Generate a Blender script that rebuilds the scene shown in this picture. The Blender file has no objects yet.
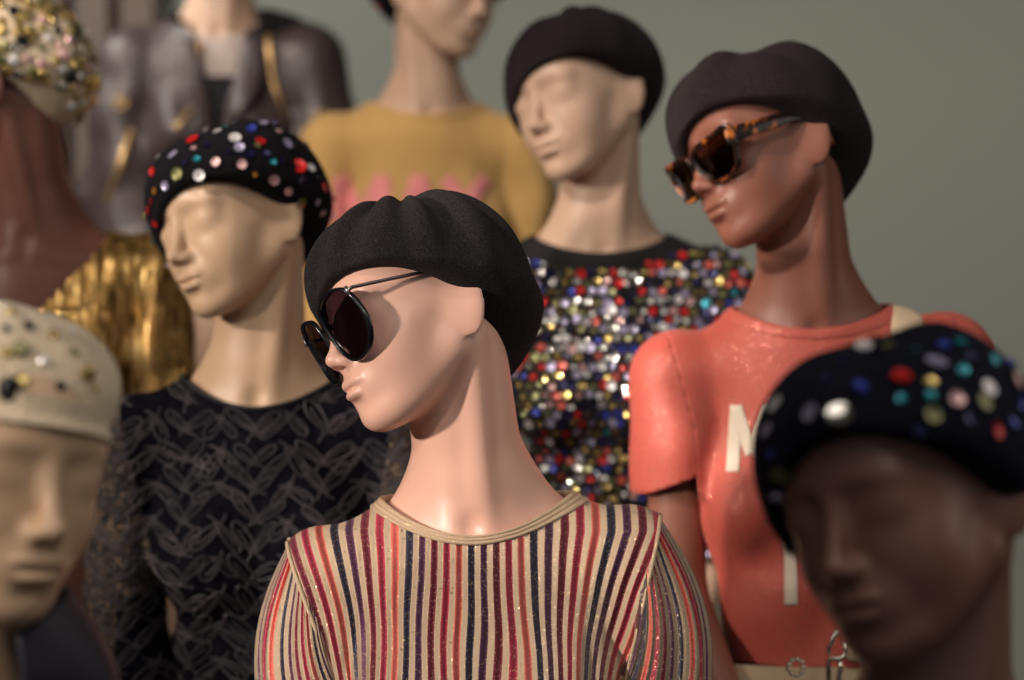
import bpy, bmesh, math, random
import numpy as np
from mathutils import Vector, Matrix, Euler
from mathutils.bvhtree import BVHTree

random.seed(7); rng = np.random.default_rng(7)
SC = bpy.context.scene
COL = SC.collection
F32 = np.float32
CAMZ = 1.80
FPX = 85.0 / 36.0 * 1024.0

def px2w(px, py, d):
    return Vector(((px - 512) / FPX * d, d, CAMZ + (340 - py) / FPX * d))

# ------------------------------------------------------------------ materials
def mat(name, base=(0.8, 0.8, 0.8), rough=0.5, metal=0.0, **kw):
    m = bpy.data.materials.new(name); m.use_nodes = True
    b = m.node_tree.nodes['Principled BSDF']
    b.inputs['Base Color'].default_value = (*base, 1)
    b.inputs['Roughness'].default_value = rough
    b.inputs['Metallic'].default_value = metal
    for k, v in kw.items():
        k = k.replace('_', ' ')
        b.inputs[k].default_value = v
    return m

class NT:
    def __init__(self, m):
        self.m = m; self.t = m.node_tree; self.b = self.t.nodes['Principled BSDF']
    def n(self, typ, **kw):
        nd = self.t.nodes.new(typ)
        for k, v in kw.items():
            setattr(nd, k, v)
        return nd
    def l(self, a, b): self.t.links.new(a, b)
    def coord(self, scale=(1, 1, 1), kind='Object'):
        c = self.n('ShaderNodeTexCoord'); mp = self.n('ShaderNodeMapping')
        mp.inputs['Scale'].default_value = scale
        self.l(c.outputs[kind], mp.inputs['Vector']); return mp.outputs['Vector']
    def noise(self, vec, scale, detail=3, rough=0.5):
        n = self.n('ShaderNodeTexNoise'); n.inputs['Scale'].default_value = scale
        n.inputs['Detail'].default_value = detail; n.inputs['Roughness'].default_value = rough
        if vec is not None: self.l(vec, n.inputs['Vector'])
        return n
    def vor(self, vec, scale, feature='F1'):
        n = self.n('ShaderNodeTexVoronoi', feature=feature); n.inputs['Scale'].default_value = scale
        if vec is not None: self.l(vec, n.inputs['Vector'])
        return n
    def math(self, op, a, b=None, clamp=False):
        n = self.n('ShaderNodeMath', operation=op); n.use_clamp = clamp
        for i, v in enumerate((a, b)):
            if v is None: continue
            if isinstance(v, (int, float)): n.inputs[i].default_value = v
            else: self.l(v, n.inputs[i])
        return n.outputs[0]
    def ramp(self, fac, stops, interp='LINEAR'):
        n = self.n('ShaderNodeValToRGB'); cr = n.color_ramp; cr.interpolation = interp
        while len(cr.elements) < len(stops): cr.elements.new(0.5)
        for e, (p, c) in zip(cr.elements, stops):
            e.position = p; e.color = (*c, 1) if len(c) == 3 else c
        self.l(fac, n.inputs['Fac']); return n.outputs['Color']
    def mix(self, fac, a, b, typ='MIX'):
        n = self.n('ShaderNodeMix', data_type='RGBA', blend_type=typ)
        for s, v in (('Factor', fac), ('A', a), ('B', b)):
            i = [q for q in n.inputs if q.name == s and (q.type == ('VALUE' if s == 'Factor' else 'RGBA'))][0]
            if isinstance(v, (int, float)): i.default_value = v
            elif isinstance(v, tuple): i.default_value = (*v, 1)
            else: self.l(v, i)
        return [o for o in n.outputs if o.type == 'RGBA'][0]
    def bump(self, h, strength=0.3, dist=0.001, normal=None):
        n = self.n('ShaderNodeBump'); n.inputs['Strength'].default_value = strength
        n.inputs['Distance'].default_value = dist
        self.l(h, n.inputs['Height'])
        if normal is not None: self.l(normal, n.inputs['Normal'])
        return n.outputs['Normal']

def skin_mat(name, base, rough=0.42, spec=0.4):
    m = mat(name, base, rough, Coat_Weight=0.08, Coat_Roughness=0.35)
    m.node_tree.nodes['Principled BSDF'].inputs['Specular IOR Level'].default_value = spec
    t = NT(m); v = t.coord()
    n = t.noise(v, 9, 3); c = t.mix(n.outputs['Fac'], tuple(x * 0.95 for x in base), tuple(min(1, x * 1.05) for x in base))
    t.l(c, t.b.inputs['Base Color'])
    n2 = t.noise(v, 260, 2); t.l(t.bump(n2.outputs['Fac'], 0.04, 0.0004), t.b.inputs['Normal'])
    return m

def felt_mat(name, base, sheen=0.35, tint=(0.5, 0.45, 0.45)):
    m = mat(name, base, 0.95, Sheen_Weight=sheen, Sheen_Roughness=0.45)
    t = NT(m); t.b.inputs['Sheen Tint'].default_value = (*tint, 1)
    t.b.inputs['Specular IOR Level'].default_value = 0.15
    v = t.coord()
    n = t.noise(v, 420, 6, 0.75); n1 = t.noise(v, 1100, 3, 0.8)
    f = t.math('MULTIPLY', n.outputs['Fac'], n1.outputs['Fac'])
    c = t.ramp(f, [(0.16, tuple(x * 0.45 for x in base)), (0.26, base), (0.36, tuple(min(1, x * 2.6) for x in base))])
    t.l(c, t.b.inputs['Base Color'])
    t.l(t.bump(f, 1.0, 0.0022), t.b.inputs['Normal'])
    return m

# ------------------------------------------------------------------ object helpers
def link(o, parent=None):
    COL.objects.link(o)
    if parent is not None: o.parent = parent
    return o
def meshobj(name, verts, faces, m=None, parent=None, smooth=True):
    me = bpy.data.meshes.new(name)
    me.from_pydata([tuple(map(float, v)) for v in verts], [], [tuple(int(i) for i in f) for f in faces])
    me.update()
    if smooth: me.polygons.foreach_set('use_smooth', [True] * len(me.polygons))
    o = bpy.data.objects.new(name, me)
    if m: me.materials.append(m)
    return link(o, parent)
def tag(o, label, cat=None, group=None, kind=None):
    o['label'] = label
    if cat: o['category'] = cat
    if group: o['group'] = group
    if kind: o['kind'] = kind
    return o
def empty(name, loc, rotz=0.0):
    o = bpy.data.objects.new(name, None); o.location = loc; o.rotation_euler = (0, 0, rotz)
    o.empty_display_size = 0.05
    return link(o)
def struct(o):
    o['kind'] = 'structure'; return o
def attr(o, name, vals):
    a = o.data.attributes.new(name, 'FLOAT', 'POINT'); a.data.foreach_set('value', np.asarray(vals, dtype=F32))

class MB:
    def __init__(s): s.v = []; s.f = []
    def add(s, V, Fc):
        k = len(s.v); s.v += [tuple(map(float, p)) for p in V]; s.f += [tuple(i + k for i in f) for f in Fc]
    def box(s, lo, hi):
        x0, y0, z0 = lo; x1, y1, z1 = hi
        s.add([(x0, y0, z0), (x1, y0, z0), (x1, y1, z0), (x0, y1, z0), (x0, y0, z1), (x1, y0, z1), (x1, y1, z1), (x0, y1, z1)],
              [(0, 3, 2, 1), (4, 5, 6, 7), (0, 1, 5, 4), (1, 2, 6, 5), (2, 3, 7, 6), (3, 0, 4, 7)])
    def tube(s, pts, r, n=8, closed=False, flat=None, cap=True):
        pts = [Vector(p) for p in pts]; N = len(pts); V = []
        prev = None
        for i, p in enumerate(pts):
            if closed: d = pts[(i + 1) % N] - pts[i - 1]
            else: d = pts[min(i + 1, N - 1)] - pts[max(i - 1, 0)]
            if d.length < 1e-9: d = Vector((0, 0, 1))
            d.normalize()
            if prev is None:
                a = Vector((0, 0, 1)) if abs(d.z) < 0.9 else Vector((1, 0, 0)); u = d.cross(a).normalized()
            else:
                u = (prev - d * prev.dot(d)); u = u.normalized() if u.length > 1e-6 else d.orthogonal().normalized()
            prev = u; w = d.cross(u)
            rr = r[i] if hasattr(r, '__len__') else r
            for k in range(n):
                a = 2 * math.pi * k / n
                V.append(p + (u * math.cos(a) + w * math.sin(a) * (flat or 1)) * rr)
        Fc = []
        for i in range(N if closed else N - 1):
            j = (i + 1) % N
            for k in range(n):
                Fc.append((i * n + k, i * n + (k + 1) % n, j * n + (k + 1) % n, j * n + k))
        if not closed and cap:
            Fc.append(tuple(range(n))[::-1]); Fc.append(tuple((N - 1) * n + k for k in range(n)))
        s.add(V, Fc)
    def build(s, name, m=None, parent=None, smooth=True):
        return meshobj(name, s.v, s.f, m, parent, smooth)

def grid_faces(nu, nv, closed_u=True, off=0):
    """verts laid out [v][u]"""
    Fc = []
    for j in range(nv - 1):
        for i in range(nu if closed_u else nu - 1):
            a = j * nu + i; b = j * nu + (i + 1) % nu
            Fc.append((off + a, off + b, off + b + nu, off + a + nu))
    return Fc

# ------------------------------------------------------------------ signed distance shapes (millimetres)
def ell(P, c, r):
    x = (P[0] - c[0]); y = (P[1] - c[1]); z = (P[2] - c[2])
    k0 = np.sqrt((x / r[0]) ** 2 + (y / r[1]) ** 2 + (z / r[2]) ** 2)
    k1 = np.sqrt((x / r[0] ** 2) ** 2 + (y / r[1] ** 2) ** 2 + (z / r[2] ** 2) ** 2) + 1e-9
    return k0 * (k0 - 1) / k1
def cone(P, a, b, ra, rb, fy=1.0):
    bx, by, bz = b[0] - a[0], b[1] - a[1], b[2] - a[2]
    L = bx * bx + by * by + bz * bz
    x = P[0] - a[0]; y = P[1] - a[1]; z = P[2] - a[2]
    t = np.clip((x * bx + y * by + z * bz) / L, 0, 1)
    return np.sqrt((x - t * bx) ** 2 + ((y - t * by) / fy) ** 2 + (z - t * bz) ** 2) - (ra + (rb - ra) * t)
def smin(a, b, k):
    h = np.clip(0.5 + 0.5 * (b - a) / k, 0, 1)
    return b + (a - b) * h - k * h * (1 - h)
def smax(a, b, k): return -smin(-a, -b, k)

def head_sdf(P):
    X = np.abs(P[0]); Q = (X, P[1], P[2])
    d = ell(P, (0, 18, 28), (73, 91, 76))
    d = smin(d, ell(P, (0, -18, -10), (62, 68, 88)), 30)
    d = smin(d, ell(P, (0, -44, -64), (43, 42, 46)), 24)
    # jaw line running from below the ear to the chin
    d = smin(d, cone(Q, (50, 0, -54), (20, -60, -93), 17, 15), 24)
    d = smin(d, ell(P, (0, -73, -99), (19, 15, 14)), 18)
    # full cheeks
    d = smin(d, ell(Q, (34, -52, -36), (27, 27, 34)), 26)
    # forehead and brow
    d = smin(d, ell(P, (0, -46, 34), (50, 37, 44)), 34)
    d = smin(d, ell(Q, (25, -73, 17), (26, 9, 8)), 17)
    # shallow sockets and smooth closed lids
    d = smax(d, -ell(Q, (29, -101, 1), (21, 14.5, 11)), 17)
    d = smin(d, ell(Q, (31, -71.0, -3), (18, 10.5, 10)), 15)
    # nose
    n = cone(P, (0, -82, 14), (0, -101, -34), 5.0, 7.5)
    n = smin(n, ell(P, (0, -103.5, -37), (8, 9, 7)), 6)
    n = smin(n, ell(Q, (9.0, -94, -41), (6.5, 10, 6)), 6)
    d = smin(d, n, 10)
    d = smax(d, -ell(Q, (5.0, -97, -48.5), (2.6, 5, 2.6)), 3)
    # lips
    d = smin(d, ell(P, (0, -76, -66), (29, 19, 22)), 14)
    d = smin(d, ell(Q, (6, -90, -62.5), (17, 8.5, 6.0)), 4.0)
    d = smin(d, ell(P, (0, -90.5, -74.0), (17, 9.0, 7.0)), 2.5)
    d = smax(d, -ell(P, (0, -101.5, -68.3), (27, 10, 1.6)), 3.0)
    d = smax(d, -ell(P, (0, -101, -85.5), (18, 12, 4.5)), 9)
    # ear: a plain smooth flap, free at its back edge
    a = math.radians(36); c, s = math.cos(a), math.sin(a)
    t2 = math.radians(-8); c2, s2 = math.cos(t2), math.sin(t2)
    ex = X - 75; ey = P[1] - 10; ez = P[2] + 18
    ey, ez = ey * c2 - ez * s2, ey * s2 + ez * c2
    ux = ex * c - ey * s; uy = ex * s + ey * c
    w = 1 - 0.0065 * np.clip(-ez, -30, 40)           # narrower towards the lobe
    e = ell((ux + 2, uy / w, ez), (0, 0, 0), (5.5, 23, 34))
    e = smax(e, -ell((ux, uy / w, ez), (10, 3, 3), (6, 12, 21)), 6)
    # a hollow behind the flap
    d = smax(d, -ell((X, P[1], P[2]), (82, 36, -30), (16, 14, 26)), 10)
    d = smin(d, e, 8)
    return d

def body_sdf(P, part='all', off=0.0, roll=0.0):
    """body frame: origin at the base of the neck, -y is the front"""
    x, y, z = P
    cr, sr = math.cos(roll), math.sin(roll)
    if roll: x, z = x * cr + z * sr, -x * sr + z * cr
    Q = (np.abs(x), y, z); S = (x, y, z)
    d = cone(Q, (30, 6, -34), (153, 14, -58), 34, 41, 1.0)
    d = smin(d, cone(Q, (14, 20, 42), (108, 17, -46), 25, 25), 22)
    t = ell(S, (0, 20, -150), (142, 84, 130))
    t = smin(t, ell(S, (0, 20, -90), (128, 60, 70)), 30)
    t = smin(t, ell(Q, (62, -34, -205), (56, 48, 60)), 40)
    t = smin(t, ell(S, (0, 18, -370), (112, 78, 150)), 40)
    t = smin(t, ell(S, (0, 24, -540), (160, 104, 120)), 60)
    d = smin(d, t, 40)
    if part in ('all', 'sleeved'):
        a = arm_sdf(Q)
        d = smin(d, a, 14 if part == 'all' else 10)
    if part == 'all':
        l = cone(Q, (82, 24, -590), (76, 14, -1000), 84, 50)
        l = smin(l, cone(Q, (76, 16, -1000), (72, 30, -1380), 50, 33), 20)
        l = smin(l, cone(Q, (72, 26, -1400), (82, -110, -1432), 30, 20), 18)
        d = smin(d, l, 30)
    return d - off
def arm_sdf(Q, g=0.0):
    a = cone(Q, (158, 14, -62), (174, 16, -305), 40 + g, 32 + g)
    a = smin(a, cone(Q, (174, 16, -305), (116, -112, -490), 32, 22), 10)
    if g == 0:
        a = smin(a, ell(Q, (104, -126, -535), (17, 20, 44)), 12)
        for fx, fy_, L, r in ((112, -142, 42, 7.5), (98, -146, 66, 7), (94, -136, 72, 7), (92, -125, 68, 7), (94, -114, 54, 6)):
            a = smin(a, cone(Q, (fx, fy_, -560), (fx - 6, fy_ + 2, -560 - L), r + 1, r - 1), 3)
    return a

# ------------------------------------------------------------------ surface nets on a rectilinear grid
def surface_nets(D, xs, ys, zs):
    neg = D < 0
    nx, ny, nz = D.shape
    cnt = np.zeros((nx - 1, ny - 1, nz - 1), np.int8)
    for i in (0, 1):
        for j in (0, 1):
            for k in (0, 1):
                cnt += neg[i:nx - 1 + i, j:ny - 1 + j, k:nz - 1 + k]
    act = (cnt > 0) & (cnt < 8)
    ci = np.argwhere(act); n = len(ci)
    idx = -np.ones(act.shape, np.int64); idx[act] = np.arange(n)
    acc = np.zeros((n, 3)); w = np.zeros(n)
    I, J, K = ci.T
    X = [xs, ys, zs]
    for ax in range(3):
        o1, o2 = [a for a in range(3) if a != ax]
        for u in (0, 1):
            for v in (0, 1):
                s = [I.copy(), J.copy(), K.copy()]; s[o1] = s[o1] + u; s[o2] = s[o2] + v
                e = [q.copy() for q in s]; e[ax] = e[ax] + 1
                a = D[s[0], s[1], s[2]]; b = D[e[0], e[1], e[2]]
                m = (a < 0) != (b < 0)
                t = np.where(m, a / np.where(m, a - b, 1), 0)
                p = np.stack([X[q][s[q]] for q in range(3)], 1).astype(float)
                p[:, ax] += t * (X[ax][e[ax]] - X[ax][s[ax]])
                acc[m] += p[m]; w[m] += 1
    V = acc / w[:, None]
    faces = []
    for ax in range(3):
        o1, o2 = (ax + 1) % 3, (ax + 2) % 3
        sl0 = [slice(1, -1)] * 3; sl1 = [slice(1, -1)] * 3
        sl0[ax] = slice(0, -1); sl1[ax] = slice(1, None)
        a = neg[tuple(sl0)]; b = neg[tuple(sl1)]
        e = np.argwhere(a != b); 
        if len(e) == 0: continue
        fl = a[tuple(e.T)]
        g = e.copy(); g[:, o1] += 1; g[:, o2] += 1
        def cell(d1, d2):
            h = g.copy(); h[:, o1] += d1; h[:, o2] += d2
            return idx[tuple(h.T)]
        q = np.stack([cell(-1, -1), cell(0, -1), cell(0, 0), cell(-1, 0)], 1)
        q[~fl] = q[~fl][:, ::-1]
        faces.append(q)
    Fq = np.concatenate(faces)
    Fq = Fq[(Fq >= 0).all(1)]
    return V, Fq

def axis(*segs):
    out = [segs[0][0]]
    for a, b, st in segs:
        n = max(1, int(round((b - a) / st)))
        out += list(a + (b - a) * np.arange(1, n + 1) / n)
    return np.array(out, F32)

class Pose:
    """a mannequin pose: head centre relative to neck base, head turn; one continuous body mesh"""
    def __init__(s, H, yaw, pitch, hroll, roll=0.0):
        s.H = np.array(H, float); s.roll = math.radians(roll)
        R = Matrix.Rotation(math.radians(yaw), 3, 'Z') @ Matrix.Rotation(math.radians(pitch), 3, 'X') @ Matrix.Rotation(math.radians(hroll), 3, 'Y')
        s.R = R; s.Rn = np.array(R); s.me = None
    def to_head(s, P):
        Rt = s.Rn.T; a, b, c = P[0] - s.H[0], P[1] - s.H[1], P[2] - s.H[2]
        return tuple((Rt[i, 0] * a + Rt[i, 1] * b + Rt[i, 2] * c).astype(F32) for i in range(3))
    def from_head(s, p): return s.Rn @ np.array(p, float) + s.H
    def full(s, P):
        """skin distance incl. head; P arrays in mm, body frame"""
        b = body_sdf(P, 'all', 0, s.roll)
        sk = s.from_head((0, 26, -36)); sk2 = s.from_head((0, 20, -62))
        n = cone(P, sk, (0, 8, 20), 53, 55, 1.0)
        n = smin(n, cone(P, (0, 8, 20), (0, 16, -60), 55, 70, 0.95), 22)
        # neck cords from behind the ears to the pit of the throat
        for sx in (-1, 1):
            e = s.from_head((sx * 50, 22, -52))
            n = smin(n, cone(P, e, (sx * 14, -40, -22), 12, 7), 16)
        b = smin(b, n, 36)
        b = smax(b, -ell(P, (0, -64, -12), (11, 14, 13)), 12)
        # collar bones
        for sx in (-1, 1):
            b = smin(b, cone(P, (sx * 20, -40, -36), (sx * 110, -14, -42), 4, 5), 22)
        h = head_sdf(s.to_head(P))
        return smin(b, h, 9)
    def build(s):
        hx, hy, hz = s.H
        xs = axis((-260, hx - 105, 8), (hx - 105, hx + 105, 2.3), (hx + 105, 260, 8))
        ys = axis((-190, min(hy - 135, -150), 8), (min(hy - 135, -150), hy + 125, 2.3), (hy + 125, 190, 8))
        zs = axis((-1470, -120, 12), (-120, hz - 150, 5), (hz - 150, hz + 122, 2.3))
        D = np.empty((len(xs), len(ys), len(zs)), F32)
        X = xs[:, None, None]; Y = ys[None, :, None]
        step = 24
        for k in range(0, len(zs), step):
            Z = zs[None, None, k:k + step]
            P = np.broadcast_arrays(X, Y, Z)
            if zs[k] > 60:   # neck and head only
                P2 = P
                sk = s.from_head((0, 26, -36))
                D[:, :, k:k + step] = s.full(P2)
            elif zs[min(k + step, len(zs)) - 1] < -140:
                D[:, :, k:k + step] = body_sdf(P, 'all', 0, s.roll)
            else:
                D[:, :, k:k + step] = s.full(P)
        V, Fq = surface_nets(D, xs, ys, zs)
        s.V, s.F = V, Fq
        return s
# ------------------------------------------------------------------ mesh tools
def tri(Fq):
    Fq = np.asarray(Fq); 
    if Fq.shape[1] == 3: return Fq
    return np.concatenate([Fq[:, [0, 1, 2]], Fq[:, [0, 2, 3]]])
def clip(V, T, g):
    """keep the part of a triangle mesh where g <= 0"""
    T = tri(T); V = np.asarray(V); g = np.asarray(g, float).copy(); g[np.abs(g) < 1e-6] = -1e-6
    ins = g <= 0; c = ins[T].sum(1)
    keep = [tuple(t) for t in T[c == 3]]
    newv = []; cache = {}
    def cut(i, j):
        k = (min(i, j), max(i, j))
        if k not in cache:
            t = g[i] / (g[i] - g[j]); cache[k] = len(V) + len(newv); newv.append(V[i] + t * (V[j] - V[i]))
        return cache[k]
    for t in T[(c == 1) | (c == 2)]:
        poly = []
        for q in range(3):
            i, j = t[q], t[(q + 1) % 3]
            if ins[i]: poly.append(i)
            if ins[i] != ins[j]: poly.append(cut(i, j))
        for q in range(1, len(poly) - 1): keep.append((poly[0], poly[q], poly[q + 1]))
    V2 = np.concatenate([V, np.array(newv)]) if newv else V
    T2 = np.array(keep)
    u, inv = np.unique(T2, return_inverse=True)
    return V2[u], inv.reshape(T2.shape)
def solidify(o, th, offset=-1):
    md = o.modifiers.new('thickness', 'SOLIDIFY'); md.thickness = th; md.offset = offset; return o
def outward(V, T):
    T = tri(T); a, b, c = V[T[:, 0]], V[T[:, 1]], V[T[:, 2]]
    return T if np.einsum('ij,ij->i', a, np.cross(b, c)).sum() > 0 else T[:, ::-1]

ZB = 1452.0   # height of the neck base above the soles, mm
SPECS = {}
class Figure:
    def __init__(s, pose, cx, cy, d, skin, label, psi=0.0, name='mannequin'):
        s.pose = pose; s.psi = math.radians(psi); s.d = d
        hc = px2w(cx, cy, d)
        Rz = Matrix.Rotation(s.psi, 3, 'Z')
        off = Rz @ Vector((pose.H[0] / 1000, pose.H[1] / 1000, 0))
        s.loc = Vector((hc.x - off.x, hc.y - off.y, hc.z - pose.H[2] / 1000 - ZB / 1000))
        s.M = Matrix.Translation(s.loc) @ Matrix.Rotation(s.psi, 4, 'Z')
        s.Mn = s.M @ Matrix.Translation((0, 0, ZB / 1000))                   # neck-base frame
        s.Mh = s.Mn @ Matrix.Translation(tuple(pose.H / 1000)) @ pose.R.to_4x4()   # head frame
        if pose.me is None:
            pose.me = meshdata('mannequin_body', (pose.V + np.array((0, 0, ZB))) / 1000, outward(pose.V, pose.F))
            pose.me.materials.append(skin)
        o = bpy.data.objects.new(name, pose.me); o.matrix_world = s.M; link(o)
        o.material_slots[0].link = 'OBJECT'; o.material_slots[0].material = skin
        tag(o, label, 'mannequin', 'fashion mannequins on the display steps'); s.o = o
        # round steel foot plate
        mb = MB(); n = 48
        prof = [(0, 0), (0.165, 0), (0.17, 0.003), (0.17, 0.008), (0.166, 0.011), (0, 0.011)]
        V = [(r * math.cos(2 * math.pi * k / n), r * math.sin(2 * math.pi * k / n), z) for r, z in prof for k in range(n)]
        mb.add(V, grid_faces(n, len(prof)))
        p = mb.build('foot_plate', M_STEEL, o); p.location = (0, -0.02, -0.018)
        s.floor = s.loc.z - 0.018
    def ray(s, px, py, bvh, M):
        """hit of the camera ray through a pixel with a surface given in frame M"""
        Mi = M.inverted(); o = Mi @ Vector((0, 0, CAMZ)); q = Mi @ px2w(px, py, 1.0)
        h = bvh.ray_cast(o, (q - o).normalized())
        return h
def meshdata(name, V, T):
    me = bpy.data.meshes.new(name); T = np.asarray(T); k = T.shape[1]
    me.vertices.add(len(V)); me.vertices.foreach_set('co', np.asarray(V, F32).ravel())
    me.loops.add(T.size); me.loops.foreach_set('vertex_index', T.astype(np.int32).ravel())
    me.polygons.add(len(T)); me.polygons.foreach_set('loop_start', np.arange(0, T.size, k, dtype=np.int32))
    me.polygons.foreach_set('use_smooth', np.ones(len(T), bool))
    me.update(calc_edges=True); me.validate()
    return me
def npobj(name, V, T, m, parent, sc=0.001):
    if len({len(f) for f in T}) > 1: return meshobj(name, np.asarray(V) * sc, T, m, parent)
    me = meshdata(name, np.asarray(V) * sc, T); me.materials.append(m)
    return link(bpy.data.objects.new(name, me), parent)

# ------------------------------------------------------------------ garments
def sm(a, b, x):
    t = np.clip((x - a) / (b - a), 0, 1); return t * t * (3 - 2 * t)
OC = (0.0, 10.0, -60.0)
def azel(x, y, z):
    return np.arctan2(x - OC[0], -(y - OC[1])), np.degrees(np.arctan2(z - OC[2], np.hypot(x - OC[0], y - OC[1])))
class Garment:
    """top garment as an offset of the body; frame = neck base, mm"""
    def __init__(s, pose, off=5, neck=(20, 32, 48), sleeve_r=6, zb=-330, fold=2.0, seed=1, vee=0.0, res=5.0, arms=True, side_full=0.0, short=False, stub=False):
        s.pose = pose; s.off = off; s.short = short; s.stub = stub; s.neck = neck; s.vee = vee; s.fold = fold; s.seed = seed
        s.sr = sleeve_r; s.arms = arms; s.zb = zb; s.full_ = side_full
        xs = axis((-275, 275, res)); ys = axis((-170, 160, res)); zs = axis((zb - 12, 70, res))
        P = np.meshgrid(xs, ys, zs, indexing='ij')
        D = s.sdf(P).astype(F32)
        V, Fq = surface_nets(D, xs, ys, zs); T = outward(V, Fq)
        g = np.maximum(s.gneck(V), (zb + 3) - V[:, 2])
        s.V, s.T = clip(V, T, g)
    def rollp(s, P):
        r = s.pose.roll; c, q = math.cos(r), math.sin(r)
        return (P[0] * c + P[2] * q, P[1], -P[0] * q + P[2] * c)
    def sdf(s, P):
        x, y, z = P
        d = body_sdf(P, 'torso', 0, s.pose.roll)
        n = cone(P, (0, 8, 20), (0, 16, -60), 55, 70, 0.95)
        d = smin(d, n, 36)
        S = s.rollp(P); Q = (np.abs(S[0]), S[1], S[2])
        if s.full_:   # boxy body hanging from the bust
            b = np.maximum(ell((S[0], S[1], np.minimum(S[2] + 150, 0) * 0.22), (0, 6, 0), (122 + s.full_, 74 + s.full_, 100)), S[2] + 175)
            d = smin(d, b, 24)
        if s.arms:
            if s.short: a = cone(Q, (156, 14, -60), (168, 14, -215), 42 + s.sr * 0.6, 38 + s.sr); a = smax(a, -(S[2] + (262 if s.stub else 188)), 2)
            else: a = cone(Q, (156, 14, -60), (176, 14, -305), 42 + s.sr * 0.6, 35 + s.sr * 1.8)
            if not s.short: a = smin(a, cone(Q, (176, 14, -305), (118, -108, -490), 35 + s.sr * 1.8, 25 + s.sr), 10)
            d = smin(d, a, 9)
        k = s.seed * 1.7
        w = (np.sin(x * 0.045 + z * 0.021 + k) + np.sin(z * 0.05 - x * 0.028 + 2 * k) * 0.8 + np.sin(x * 0.09 - z * 0.012 + y * 0.04 + 3 * k) * 0.6)
        rs = -(z + 60); fade = sm(0, 120, rs)
        return d - s.off - s.fold * w * (0.15 + 0.85 * fade)
    def e0(s, a):
        f, sd, bk = s.neck; aa = np.abs(a)
        fr = f + (sd - f) * np.sin(np.clip(aa, 0, math.pi / 2)) ** 2
        br = sd + (bk - sd) * np.sin(np.clip(aa - math.pi / 2, 0, math.pi / 2)) ** 2
        e = np.where(aa < math.pi / 2, fr, br)
        if s.vee: e = e - s.vee * np.clip(1 - aa / 0.9, 0, 1)
        return e
    def gneck(s, V):
        a, e = azel(V[:, 0], V[:, 1], V[:, 2]); return e - s.e0(a)
    def march(s, a, e, extra=0.0):
        """points on the cloth at azimuth a and elevation e (degrees)"""
        a = np.atleast_1d(a).astype(float); e = np.radians(np.atleast_1d(e).astype(float))
        dx, dy, dz = np.sin(a) * np.cos(e), -np.cos(a) * np.cos(e), np.sin(e)
        r = np.full(a.shape, 40.0)
        for _ in range(90):
            P = (OC[0] + dx * r, OC[1] + dy * r, OC[2] + dz * r); dd = s.sdf(P)
            r = np.clip(r - dd * 0.6, 5, 260)
        r = r + extra
        return np.stack([OC[0] + dx * r, OC[1] + dy * r, OC[2] + dz * r], 1)
    def band(s, name, m, parent, width=6.0, ribs=3, h=1.6, thick=1.2, n=160, below=1.0):
        a = np.linspace(-math.pi, math.pi, n, endpoint=False); rows = []
        ncr = ribs * 6 + 1
        for k in range(ncr):
            t = k / (ncr - 1); el = s.e0(a) - below + (width + below) * t
            rows.append(s.march(a, el, thick + h * abs(math.sin(math.pi * ribs * t)) ** 0.6))
        inner = s.march(a, s.e0(a) - below + width + below, -2.5); rows.append(inner)
        rows.append(s.march(a, s.e0(a) + width * 0.4, -4))
        V = np.concatenate(rows); o = npobj(name, V, grid_faces(n, len(rows)), m, parent)
        fix_normals(o); return o
    def arm_g(s, V, x0=168.0, slope=0.22):
        S = s.rollp((V[:, 0], V[:, 1], V[:, 2]))
        lim = x0 - slope * (-S[2] - 20)
        if not s.arms: lim = lim + 140 * sm(-118, -150, S[2])
        if s.stub: lim = np.maximum(lim, 138)
        elif s.short: lim = np.maximum(lim, 146)
        return np.abs(S[0]) - lim, np.sign(S[0])
    def bvh(s):
        return BVHTree.FromPolygons([tuple(v / 1000) for v in s.V], [tuple(int(i) for i in t) for t in s.T])
    def build(s, fig, name, m, label, cat, group=None, sleeve_cut=None, sleeve_mat=None, bodice='bodice', x0=168.0, slope=0.22, th=0.002):
        e = empty(name, fig.Mn.translation, fig.psi); tag(e, label, cat, group); s.e = e; s.parts = {}
        V, T = s.V, s.T
        h, sg = s.arm_g(V, x0, slope)
        if s.arms:
            gb = h if not s.stub else h
            below = s.rollp(V.T)[2] < (-203 if s.short else -250)
            if not s.stub: gb = np.where(below, np.maximum(-60, np.abs(V[:, 0]) - 168), gb)
            Vb, Tb = clip(V, T, gb); 
        else: Vb, Tb = clip(V, T, h)
        b = npobj(bodice, Vb, Tb, m, e); solidify(b, th); s.parts[bodice] = b; s.body_V = Vb
        if s.arms and not s.stub:
            for sd in (-1, 1):
                g = np.maximum(-gb, -sd * V[:, 0])
                if sleeve_cut is not None:
                    S = s.rollp(V.T); g = np.maximum(g, -(S[2] - (sleeve_cut - 0.30 * (np.abs(S[0]) - 170))))
                Vs, Ts = clip(V, T, g)
                if len(Ts) == 0: continue
                q = npobj('sleeve', Vs, Ts, sleeve_mat or m, e); solidify(q, th)
        return e
def fix_normals(o):
    bm = bmesh.new(); bm.from_mesh(o.data); bmesh.ops.recalc_face_normals(bm, faces=bm.faces); bm.to_mesh(o.data); bm.free()

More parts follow.
